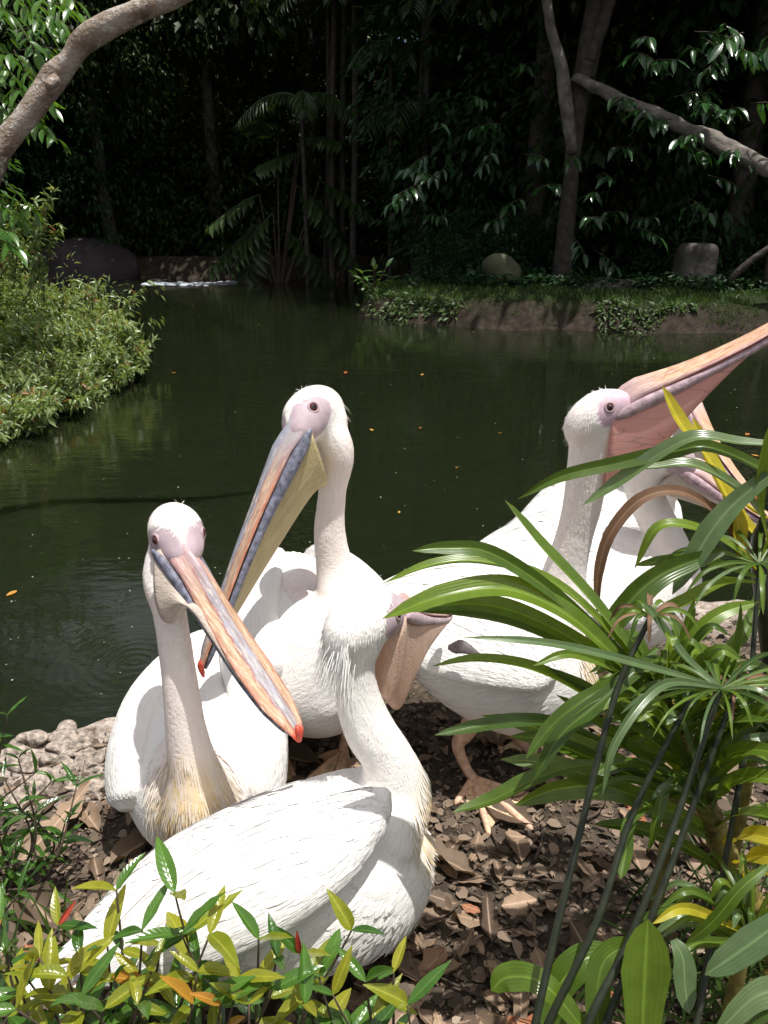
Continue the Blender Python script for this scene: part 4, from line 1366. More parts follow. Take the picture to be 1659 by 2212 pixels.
# ---- bare leaning branch in front of it -------------------------------------------------------
ln_ = thing('leaning_tree', (-2.55, 3.1, gz(-2.55, 3.1)), 'bare leaning grey trunk with lichen patches arching over the pond', 'tree')
v, f = tube([(-2.55, 3.1, gz(-2.55, 3.1) - .2), (-2.62, 3.5, .5), (-2.6, 3.9, 1.2)] + pl((-60, 420, 4.3), (0, 325, 4.4), (62, 245, 4.45), (118, 168, 4.5), (150, 130, 4.5), (192, 78, 4.5), (290, 28, 4.5), (390, -12, 4.5), (520, -90, 4.5), (680, -200, 4.6)),
            [.11, .10, .085] + [w_(q, 3.6) for q in (31, 29, 27, 31, 25, 29, 26, 22, 20, 14)], 110, 22, hint=(.2, 1, .1), rough=.07, seed=12)
build('trunk', v, f, M['bark_lichen'], ln_)
v, f = tube(pl((118, 172, 4.45), (108, 180, 4.40), (102, 185, 4.37)), [w_(14, 3.6), w_(12, 3.6), w_(6, 3.6)], 10, 12, rough=.08, seed=3)
build('branch_stub', v, f, M['bark_lichen'], ln_)

# ---- sunlit shrub on the left bank ---------------------------------------------------------------
sh = thing('bank_shrub', (-3.9, 8.0, gz(-3.9, 8.0)), 'sprawling sunlit shrub of narrow pale leaves hanging over the pond', 'shrub')
gsb = np.random.default_rng(41)
edge = np.array([(20, 560), (60, 620), (130, 630), (190, 640), (235, 665), (275, 690), (300, 740), (315, 775), (275, 810), (240, 830), (170, 860), (90, 900), (10, 935), (-120, 960), (-160, 600)], float)


def in_poly(u, v, poly):
    ins = False
    for a_, b_ in zip(poly, np.roll(poly, -1, 0)):
        if (a_[1] > v) != (b_[1] > v) and u < a_[0] + (v - a_[1]) * (b_[0] - a_[0]) / (b_[1] - a_[1]): ins = not ins
    return ins


# the shrub is a low mound: points over its footprint, height falling towards the water
mp, md = [], []
for q in range(4200):
    uu, vv = gsb.uniform(-150, 318), gsb.uniform(555, 945)
    if not in_poly(uu, vv, edge): continue
    yb = np.interp(vv, [560, 640, 740, 830, 940], [10.3, 9.5, 8.4, 7.3, 6.1]) + gsb.uniform(-.15, .35) + np.interp(uu, [0, 300], [0, .25]) + 1.1 * (float(vnoise(np.array([uu / 34 + 9]), np.array([vv / 30]), 15)[0]) - .5)
    mp.append(P(uu, vv, yb)); md.append(unit(V3(.35, -.5, .5) + gsb.normal(size=3) * .45))
mp, md = np.array(mp), np.array(md)
pos, dr = [], []
twigs = []
for p_, d_ in zip(mp, md):
    L = gsb.uniform(.16, .34)
    for q in range(9):
        t = q / 9
        pos.append(p_ + d_ * L * (t - .6) + V3(0, 0, -.05 * t))
        dr.append(d_ * .5 + gsb.normal(size=3) * .55 + V3(.1, -.1, -.25))
    if gsb.random() < .25:
        twigs.append(tube([p_ - d_ * L - V3(0, 0, .1), p_ + d_ * L * .4], [.005, .002], 4, 4))
# tall sprigs
for (ub, vb, ut, vt, yy) in ((20, 600, 118, 405, 8.6), (40, 600, 105, 440, 8.5), (0, 600, 75, 430, 8.7), (70, 620, 130, 480, 8.6), (30, 620, 20, 470, 8.4), (60, 640, 92, 470, 8.4), (-10, 600, 40, 440, 8.3), (95, 650, 70, 520, 8.6), (170, 650, 215, 615, 9.0), (250, 690, 290, 635, 9.3), (285, 740, 335, 735, 9.0), (200, 670, 180, 610, 9.2)):
    a_, b_ = P(ub, vb, yy), P(ut, vt, yy)
    twigs.append(tube([a_, (a_ + b_) / 2 + V3(.05, 0, 0), b_], [.008, .005, .002], 10, 5))
    for q in range(int(110 * np.linalg.norm(b_ - a_)) + 10):
        t = gsb.uniform(.1, 1)
        pos.append(a_ * (1 - t) + b_ * t); dr.append(gsb.normal(size=3) * .8 + V3(.1, -.2, -.2))
for q in range(60):
    p_ = mp[int(gsb.integers(0, len(mp)))] + V3(.05, -.05, .05)
    d_ = unit(V3(.35 + gsb.normal() * .4, -.3 + gsb.normal() * .3, .75)) * gsb.uniform(.25, .5)
    twigs.append(tube([p_, p_ + d_ * .5 + V3(0, 0, .02), p_ + d_], [.005, .004, .0015], 6, 4))
    for k_ in range(16):
        t = gsb.uniform(.1, 1)
        pos.append(p_ + d_ * t); dr.append(gsb.normal(size=3) * .7 + V3(.1, -.2, -.15))
pos, dr = np.array(pos), unit(np.array(dr))
L = gsb.uniform(.065, .125, len(pos))
ns = V3(0, -.2, 1) + gsb.normal(size=pos.shape) * .5
v, f, r = leaves(pos, dr, ns, L, L * .27, gsb.random(len(pos)), True)
build('foliage', v, f, M['willow'], sh, False, {'rnd': r}, 'stuff')
v, f = merge(twigs)
build('twigs', v, f, M['twig'], sh, kind='stuff')
WL = [leaf_piece('leaf', .11, .026, M['willow'], 7, .2, .3, seed=k_ + 60) for k_ in range(6)]
for q in gsb.choice(len(mp), 160, replace=False):
    put('leaf', WL[int(gsb.integers(0, 6))], orient(mp[q] + V3(0, -.05, .03), V3(.2, -.3, -.1) + gsb.normal(size=3) * .5, V3(0, -.3, 1) + gsb.normal(size=3) * .3, gsb.uniform(.8, 1.2)), sh)
# sloping earth under the shrub comes with the ground; dense inner mass keeps it opaque
cm = crown_mesh('inner_foliage', M['willow'], 44, 260, 12, (1.0, 2.0, .55), .11, .26, .2, .3)
for (x_, y_, z_) in ((-4.3, 8.0, .35), (-4.0, 9.4, .45), (-4.6, 7.0, .1)):
    c = put('inner_foliage', cm, Matrix.Translation((x_, y_, z_)) @ Matrix.Rotation(x_, 4, 'Z') @ Matrix.Diagonal((.9, .7, 1, 1)), sh); c['kind'] = 'stuff'

# ---- palms in the middle of the wood -----------------------------------------------------------


def frond(parent, base, dr, L, n_, ll, lw, mat, g, sag=.5, drop=.5):
    """feather palm frond: rachis with leaflets, one mesh"""
    dr = unit(dr)
    t = np.linspace(0, 1, 14)[:, None]
    C = base + dr * L * t + V3(0, 0, -sag * L) * t ** 2
    v_, f_ = tube(C, np.linspace(.03, .006, 14) * L / 2.2, 14, 5)
    T, U, S = frames(C, (0, 0, 1))
    ps, ds, ns_, Ls = [], [], [], []
    for q in range(n_):
        tt = .12 + .86 * q / n_
        i = tt * 13; i0 = int(i)
        p_ = C[i0] * (1 - (i - i0)) + C[min(i0 + 1, 13)] * (i - i0)
        for s_ in (-1, 1):
            ps.append(p_); ds.append(S[i0] * s_ + T[i0] * .55 + V3(0, 0, -drop) + g.normal(size=3) * .06)
            ns_.append(U[i0] + g.normal(size=3) * .15); Ls.append(ll * math.sin(math.pi * (.12 + .8 * tt)) ** .6)
    v2, f2, r2 = leaves(np.array(ps), np.array(ds), np.array(ns_), np.array(Ls), np.full(len(Ls), lw), g.random(len(Ls)), True)
    vv = np.vstack([v_, v2])
    ff = [tuple(q) for q in f_] + [tuple(int(a_) for a_ in q + len(v_)) for q in f2]
    return build('frond', vv, ff, mat, parent, False, {'rnd': np.concatenate([np.full(len(v_), .3), r2])})


gp = np.random.default_rng(51)
palms = [(716, 22.5, -40), (738, 22.8, -90), (758, 22.2, -20), (700, 23.4, -60), (905, 20.5, -70), (895, 20.7, 10)]
for i, (uu, yy, vt) in enumerate(palms):
    b_ = P(uu, 560, yy); b_[2] = gz(b_[0], b_[1])
    tp = P(uu + (25 if i > 3 else 8), vt, yy)
    t = thing('slender_palm', tuple(b_), 'slender bare palm stem standing among the dark trees', 'palm', 'slender palms in the wood')
    v, f = tube([b_ - V3(0, 0, .1), (b_ + tp) / 2 + V3(gp.normal() * .08, 0, 0), tp], [.10, .085, .07], 30, 9, hint=(0, 1, 0), rough=.03, seed=i)
    build('trunk', v, f, M['bark_dark'], t)
    for q in range(7):
        a_ = q * .9 + gp.random()
        frond(t, tp, V3(math.cos(a_), math.sin(a_), .55), 2.3, 24, .62, .06, M['palm'], gp, .75, .6)
for (uu, vv, yy, au) in ((650, 215, 22, -1), (845, 110, 21.5, -1), (905, 235, 20.5, -1)):
    b_ = P(uu, vv, yy)
    t = thing('arching_palm', (b_[0], b_[1] + .3, gz(b_[0], b_[1] + .3)), 'palm with arching feathery fronds deep in the wood', 'palm', 'arching palms in the wood')
    v, f = tube([(b_[0], b_[1] + .3, gz(b_[0], b_[1] + .3) - .1), (b_[0], b_[1] + .25, b_[2] * .5), b_], [.07, .06, .05], 16, 8, hint=(0, 1, 0))
    build('trunk', v, f, M['bark_dark'], t)
    for q in range(6):
        a_ = q * 1.05 + gp.random()
        frond(t, b_, V3(math.cos(a_), math.sin(a_) * .7 - .2, .5), 1.9, 22, .55, .05, M['palm'], gp, .8, .8)
# broad leaved palm in a shaft of light
b_ = P(600, 575, 22.8); b_[2] = gz(b_[0], b_[1])
t = thing('broad_leaf_palm', tuple(b_), 'understorey palm with broad pale ribbed leaflets on the far bank', 'palm')
for (uu, vv, du, dv) in ((650, 300, 90, -20), (640, 330, -90, 10), (690, 390, 120, 50), (640, 400, 90, 70), (560, 420, -110, 40), (590, 460, -100, 90), (560, 470, -30, 110), (600, 300, -40, -60), (680, 450, 110, 110), (540, 500, -90, 60), (620, 500, 100, 90)):
    a_ = P(uu, vv, 22.6); e_ = P(uu + du, vv + dv, 22.0)
    v, f = tube([b_, (b_ + a_) / 2, a_], [.05, .03, .02], 10, 6, hint=(0, 1, 0))
    build('stalk', v, f, M['twig'], t)
    frond(t, a_, e_ - a_, np.linalg.norm(e_ - a_) * 1.05, 8, .78, .22, M['palm'], gp, .25, .35)

# ---- rocks, stump, foam on the far shore ------------------------------------------------------------


def boulder(name, c, r, label, mat, seed, cat='rock', sq=1.0, rough=.16):
    gg = np.random.default_rng(seed)
    n_, m_ = 22, 32
    th = np.linspace(0.02, math.pi - .02, n_); ph = np.linspace(0, 2 * math.pi, m_, endpoint=False)
    d_ = np.stack([np.sin(th)[:, None] * np.cos(ph), np.sin(th)[:, None] * np.sin(ph), np.cos(th)[:, None] * np.ones(m_)], -1)
    d2 = np.sign(d_) * np.abs(d_) ** sq
    k_ = np.ones((n_, m_))
    for q in range(14):
        ax = unit(gg.normal(size=3)); k_ += rough * gg.uniform(.3, 1) * np.sin(d_ @ ax * gg.uniform(1.5, 5) + gg.uniform(0, 6)) * .5
    ring = np.array(c) + d2 * k_[..., None] * np.array(r)
    v_, f_ = rings_to_mesh(ring)
    o_ = build(name, v_, f_, mat)
    return tag(o_, label, cat)


boulder('boulder', P(165, 575, 24.2) + V3(0, .6, -.25), (1.75, 1.1, 1.05), 'large smooth purple brown boulder at the far left waterline', M['rock_purple'], 3, rough=.06)
boulder('boulder', P(60, 585, 24.6) + V3(0, .6, -.4), (1.2, .9, .7), 'low dark boulder half hidden behind the sunlit shrub', M['rock_purple'], 5)
boulder('boulder', P(1083, 582, 15.0) + V3(0, .2, -.08), (.36, .34, .36), 'rounded mossy boulder on the grassy right bank', simple_mat('rock_moss', (.085, .09, .05), .9, .35, 4, .7, .04), 7)
boulder('flat_rock', P(1310, 612, 14.6) + V3(0, .1, -.05), (.46, .34, .17), 'low flat grey stone on the right bank', M['rock'], 9)
boulder('boulder', P(340, 612, 24.0), (.5, .4, .12), 'small wet stone beside the white foam', M['rock'], 11)
p_ = P(1500, 575, 15.2)
st = boulder('stone_block', (p_[0], p_[1], gz(p_[0], p_[1]) + .32), (.33, .33, .42), 'upright squared stone block in the shade of the right bank', M['rock'], 15, 'stone', .45, .05)
lgb = P(1600, 590, 14.6)
lo = thing('leaning_pole', tuple(lgb), 'dark pole lying aslant beside the squared stone block', 'log')
v, f = tube([P(1575, 605, 14.6), P(1620, 565, 14.5), P(1690, 515, 14.4)], [.06, .06, .05], 14, 9, hint=(0, 1, 0), rough=.08)
build('wood', v, f, M['bark_dark'], lo)
# foam where water runs in
gf = np.random.default_rng(61)
fm = []
for q in range(150):
    uu = gf.uniform(312, 512); vv = 614 + gf.normal() * 1.6 - (uu - 312) * .012
    c_ = G(uu, vv, WATER_Z)
    fm.append(sphere(c_, 1, 5, 7))
    k0 = fm[-1][0]
    fm[-1] = ((k0 - c_) * np.array((gf.uniform(.05, .14), gf.uniform(.03, .08), gf.uniform(.008, .022))) + c_, fm[-1][1])
v, f = merge(fm)
fo_ = build('foam', v, f, simple_mat('foam', (.50, .54, .60), .6, .2, 20, .3, .01))
tag(fo_, 'strip of white foam where water runs into the pond', 'foam', kind='stuff')

# ---- grass and ground cover on the right bank ----------------------------------------------------------
gg = np.random.default_rng(71)
cand = np.stack([gg.uniform(-1, 11, 60000), gg.uniform(11.6, 17.5, 60000)], 1)
sd_ = pond_sd(cand[:, 0], cand[:, 1])
ok = (sd_ > .0) & (sd_ < 2.6) & (gg.random(len(cand)) < np.clip(1.2 - sd_ * .4, .1, 1)) & (vnoise(cand[:, 0] * 2, cand[:, 1] * 2, 9) > .18 + .3 * (sd_ < .15))
c_ = cand[ok][:26000]
z_ = ground_z(c_[:, 0], c_[:, 1])
pos = np.column_stack([c_, z_])
dr = V3(0, 0, 1) + gg.normal(size=pos.shape) * V3(.5, .5, .2)
L = gg.uniform(.05, .13, len(pos))
v, f, r = leaves(pos, dr, gg.normal(size=pos.shape), L, L * .16, gg.random(len(pos)))
gr_ = build('bank_grass', v, f, M['grass'], None, False, {'rnd': r})
tag(gr_, 'short green grass along the right bank edge', 'grass', kind='stuff')
cand = np.stack([gg.uniform(.2, 10, 9000), gg.uniform(14.2, 17.5, 9000)], 1)
sd_ = pond_sd(cand[:, 0], cand[:, 1])
ok = (sd_ > .7) & (vnoise(cand[:, 0] * 1.1, cand[:, 1] * 1.1, 10) > .35)
c_ = cand[ok]
pos = np.column_stack([c_, ground_z(c_[:, 0], c_[:, 1]) + gg.uniform(.02, .25, len(c_))])
L = gg.uniform(.10, .2, len(pos))
v, f, r = leaves(pos, gg.normal(size=pos.shape) * V3(1, 1, .3), V3(0, -.2, 1) + gg.normal(size=pos.shape) * .3, L, L * .5, gg.random(len(pos)))
gc_ = build('ground_cover', v, f, M['jungle2'], None, False, {'rnd': r})
tag(gc_, 'low leafy ground cover behind the bank grass', 'ground cover', kind='stuff')
# weeds hanging over the bank face
cand = np.stack([gg.uniform(-.6, 11, 40000), gg.uniform(11.6, 15, 40000)], 1)
sd_ = pond_sd(cand[:, 0], cand[:, 1])
ok = (np.abs(sd_ - .08) < .16) & (vnoise(cand[:, 0] * 1.3 + 5, cand[:, 1] * 1.3, 12) > .5)
c_ = cand[ok][:5000]
pos = np.column_stack([c_, ground_z(c_[:, 0], c_[:, 1]) + .02])
L = gg.uniform(.06, .14, len(pos))
v, f, r = leaves(pos, gg.normal(size=pos.shape) * V3(1, .6, .5) + V3(0, -.6, -.1), V3(0, -.5, 1) + gg.normal(size=pos.shape) * .3, L, L * .35, gg.random(len(pos)))
we_ = build('bank_weeds', v, f, M['grass'], None, False, {'rnd': r})
tag(we_, 'weeds trailing over the brown bank face', 'weeds', kind='stuff')
# pale green young shrub on the corner of the bank
ys_ = P(808, 600, 15.4); ys_[2] = gz(ys_[0], ys_[1])
yt = thing('young_shrub', tuple(ys_), 'small pale green leafy shrub on the corner of the right bank', 'shrub')
M['leaf_pale_one'] = leaf_mat('leaf_pale_single', (.05, .12, .03), (.11, .21, .055), .35, .35, .5, vein='pin', obj_rand=True)
PLF = [leaf_piece('leaf', .3, .11, M['leaf_pale_one'], 7, seed=90 + k_) for k_ in range(2)]
for q in range(8):
    a_ = q * .8
    e_ = ys_ + V3(math.cos(a_) * .35, math.sin(a_) * .3 - .1, gg.uniform(.25, .75))
    spray(yt, ys_, e_ - ys_, np.linalg.norm(e_ - ys_), 6, PLF, gg, M['twig'], .35, .8, r=.01)

# ---- things afloat -------------------------------------------------------------------------------------
M['float_leaf'] = leaf_mat('leaf_floating', (.45, .13, .025), (.55, .30, .06), .1, .6, .4, obj_rand=True)
FLT = [leaf_piece('floating_leaf', .10, .045, M['float_leaf'], 6, .05, -.05, seed=k_) for k_ in range(3)]
for uu, vv, s_ in ((806, 930, .6), (36, 1275, .7), (905, 925, .4), (1076, 934, .35), (910, 810, .6), (745, 806, .8), (1617, 936, .8), (862, 1108, .35), (380, 805, .5), (560, 700, .6), (420, 660, .6), (985, 1008, .35), (1640, 985, .6)):
    p_ = G(uu, vv, WATER_Z + .004)
    o_ = put('floating_leaf', FLT[int(gg.integers(0, 3))], Matrix.Translation(Vector(p_)) @ Matrix.Rotation(gg.uniform(0, 6.28), 4, 'Z') @ Matrix.Scale(s_ * (1 if vv > 900 else 1.2), 4))
    tag(o_, 'small orange fallen leaf floating on the dark pond', 'leaf', 'leaves floating on the pond')
pos, Ls = [], []
for q in range(260):
    uu, vv = gg.uniform(0, 1659), gg.uniform(660, 1500)
    p_ = G(uu, vv, WATER_Z + .003)
    if pond_sd(np.array([p_[0]]), np.array([p_[1]]))[0] < -.1: pos.append(p_); Ls.append(gg.uniform(.004, .012) * (p_[1] / 3) ** .5)
pos = np.array(pos)
v, f, r = leaves(pos, gg.normal(size=pos.shape) * V3(1, 1, 0), np.tile(V3(0, 0, 1), (len(pos), 1)), np.array(Ls), np.array(Ls) * .8, gg.random(len(pos)))
sp_ = build('floating_specks', v, f, simple_mat('down_specks', (.5, .5, .46), .8, .2, 30, .1, .001), None, False, {'rnd': r})
tag(sp_, 'tiny pale specks of down scattered on the pond', 'specks', kind='stuff')

# ---- leaf litter on the near bank ---------------------------------------------------------------------
M['dead'] = leaf_mat('leaf_dead', (.085, .058, .040), (.36, .25, .17), .08, .65, .3, vein='pin', obj_rand=True, c3=(.36, .13, .06))
DL = []
for k_ in range(18):
    DL.append(leaf_piece('dead_leaf', gg.uniform(.08, .13), gg.uniform(.03, .07), M['dead'], 10, gg.uniform(-.35, .4), gg.uniform(-.4, .4), gg.uniform(.02, .07), seed=k_ + 3, peak=gg.uniform(.33, .6), rag=gg.uniform(.1, .55)))
M['litter'] = leaf_mat('leaf_litter', (.035, .028, .022), (.26, .19, .14), .05, .8, .2, c3=(.36, .29, .22))
nd = 0
gd = np.random.default_rng(81)
while nd < 290:
    if gd.random() < .8: uu, vv = gd.uniform(600, 1659), gd.uniform(1540, 2212)
    else: uu, vv = gd.uniform(-20, 330), gd.uniform(1680, 2150)
    p_ = G(uu, vv, 0)
    if pond_sd(np.array([p_[0]]), np.array([p_[1]]))[0] < .12: continue
    p_[2] = gz(p_[0], p_[1]) + gd.uniform(.006, .022)
    s_ = .45 + 1.05 * gd.random() ** 1.7
    a_ = gd.uniform(0, 6.28)
    o_ = put('dead_leaf', DL[int(gd.integers(0, 18))], orient(p_, V3(math.cos(a_), math.sin(a_), gd.normal() * .14), V3(0, 0, 1) + gd.normal(size=3) * .28, s_))
    tag(o_, 'dry curled brown leaf lying in the litter on the bank', 'leaf', 'dead leaves on the near bank')
    nd += 1
N_ = 36000
cand = np.stack([gd.uniform(-1.6, 1.9, N_), gd.uniform(.5, 2.9, N_)], 1)
sd_ = pond_sd(cand[:, 0], cand[:, 1])
ok = (sd_ > .08) & (gd.random(N_) < np.clip(sd_ * 2.2, .12, 1))
c_ = cand[ok]
pos = np.column_stack([c_, ground_z(c_[:, 0], c_[:, 1]) + gd.uniform(.001, .014, len(c_))])
L = .007 + .042 * gd.random(len(pos)) ** 2.6
v, f, r = leaves(pos, gd.normal(size=pos.shape) * V3(1, 1, .15), V3(0, 0, 1) + gd.normal(size=pos.shape) * .35, L, L * gd.uniform(.3, .9, len(pos)), gd.random(len(pos)), True)
li_ = build('leaf_litter', v, f, M['litter'], None, False, {'rnd': r})
tag(li_, 'broken brown leaf fragments covering the near bank', 'leaf litter', kind='stuff')
for q in range(26):
    p_ = G(gd.uniform(620, 1500), gd.uniform(1600, 2180), 0); a_ = gd.uniform(0, 6.28); L_ = gd.uniform(.06, .2)
    p_[2] = gz(p_[0], p_[1]) + .012
    d_ = V3(math.cos(a_), math.sin(a_), gd.normal() * .06)
    v, f = tube([p_, p_ + d_ * L_ * .5 + gd.normal(size=3) * .006, p_ + d_ * L_], [.004, .0035, .002], 8, 6, rough=.1, seed=q)
    tag(build('twig', v, f, M['twig']), 'thin brown twig lying in the leaf litter', 'twig', 'twigs in the litter')
# pale stones along the left water edge
M['pebble'] = simple_mat('pebble', (.31, .26, .215), .95, .75, 55, 1.0, .012)
ns_ = 0
while ns_ < 46:
    uu, vv = gd.uniform(20, 280), gd.uniform(1560, 1760)
    p_ = G(uu, vv, 0)
    d_ = pond_sd(np.array([p_[0]]), np.array([p_[1]]))[0]
    if d_ < .0 or d_ > .42: continue
    r_ = gd.uniform(.012, .035)
    boulder('stone', (p_[0], p_[1], gz(p_[0], p_[1]) + r_ * .1), (r_ * 1.3, r_, r_ * .6), 'pale crusted stone set in the rubble at the water edge', M['pebble'], 100 + ns_, rough=.5)['group'] = 'stones at the water edge'
    ns_ += 1

# ================================================================== FOREGROUND PLANTS
M['blade'] = leaf_mat('blade_green', (.060, .120, .014), (.165, .255, .028), .36, .3, .6, vein='par', obj_rand=True)
M['blade_dark'] = leaf_mat('blade_dark', (.040, .085, .014), (.10, .17, .024), .38, .3, .6, vein='par', obj_rand=True)
M['blade_sheen'] = leaf_mat('blade_sheen', (.08, .14, .05), (.14, .21, .085), .3, .25, .7, vein='par', obj_rand=True)  # paler copy of the green blade, colour stands in for gloss reflection
M['blade_yellow'] = leaf_mat('blade_yellow', (.40, .36, .02), (.52, .46, .04), .4, .4, .5, vein='par', obj_rand=True)
M['blade_brown'] = leaf_mat('blade_brown', (.13, .070, .040), (.24, .14, .085), .15, .6, .3, vein='par', obj_rand=True)
M['stem_dark'] = simple_mat('sedge_stem', (.020, .026, .014), .45, .4, 40, .3, .002)
M['stem_plant'] = simple_mat('plant_stem', (.15, .125, .03), .6, .7, 30, .8, .006)
gn = np.random.default_rng(91)


def blade(parent, pts, wpx, mat, tip=.9, fold=.42, roll=None, peak=.55, hint=(0, -.55, .83), name='leaf'):
    """long leaf: pts (u, v, y) from the base to the tip, wpx its breadth in photograph pixels"""
    C = catmull(np.array([P(*q) for q in pts]), 26)
    n_ = len(C)
    t = np.linspace(0, 1, n_)
    wd = px(wpx * 1.02, C[n_ // 2]) * .5
    w = wd * np.interp(t, [0, .2, peak, .80, .92, 1.0], [.34, .72, 1.0, .82, .48, .012])
    T, U, S = frames(C, hint)
    rl = gn.normal() * .25 if roll is None else roll
    ang = rl + np.linspace(-.2, .2, n_) * gn.normal()
    U2 = U * np.cos(ang)[:, None] + S * np.sin(ang)[:, None]
    S2 = np.cross(T, U2)
    cr_ = np.array([-1, -.66, -.33, 0, .33, .66, 1])
    v_ = (C[:, None] + (cr_[None, :] * w[:, None])[..., None] * S2[:, None] + (np.abs(cr_)[None, :] * w[:, None] * fold)[..., None] * U2[:, None]).reshape(-1, 3)
    f_ = []
    for i in range(n_ - 1):
        for j in range(6):
            a_ = i * 7 + j
            f_.append((a_, a_ + 1, a_ + 8, a_ + 7))
    return build(name, v_, f_, mat, parent, True, {'lx': np.repeat(t, 7), 'ly': np.tile(cr_, n_)})


# --- strap leaved plant leaning in from the right ---------------------------------------------
sb = V3(.86, 1.22, gz(.86, 1.22))
dp = thing('strap_leaf_plant', tuple(sb), 'tall plant with long arching strap leaves and ringed yellow green stem', 'plant')
v, f = tube([sb - V3(0, 0, .05), P(1640, 1990, 1.22), P(1585, 1880, 1.22), P(1535, 1770, 1.22), P(1495, 1640, 1.22), P(1450, 1540, 1.21), P(1415, 1480, 1.20)],
            [.027, .027, .025, .023, .020, .016, .011], 150, 14, hint=(0, 1, 0), rough=.03, seed=2)
vv_ = v[:150 * 14].reshape(150, 14, 3)
cc_ = vv_.mean(1, keepdims=True)
saw = 1 + .16 * ((np.arange(150) % 6) / 5 - .5)
v[:150 * 14] = (cc_ + (vv_ - cc_) * saw[:, None, None]).reshape(-1, 3)
build('stem', v, f, M['stem_plant'], dp)
gB, dB, pB, yB, bB = M['blade'], M['blade_dark'], M['blade_sheen'], M['blade_yellow'], M['blade_brown']
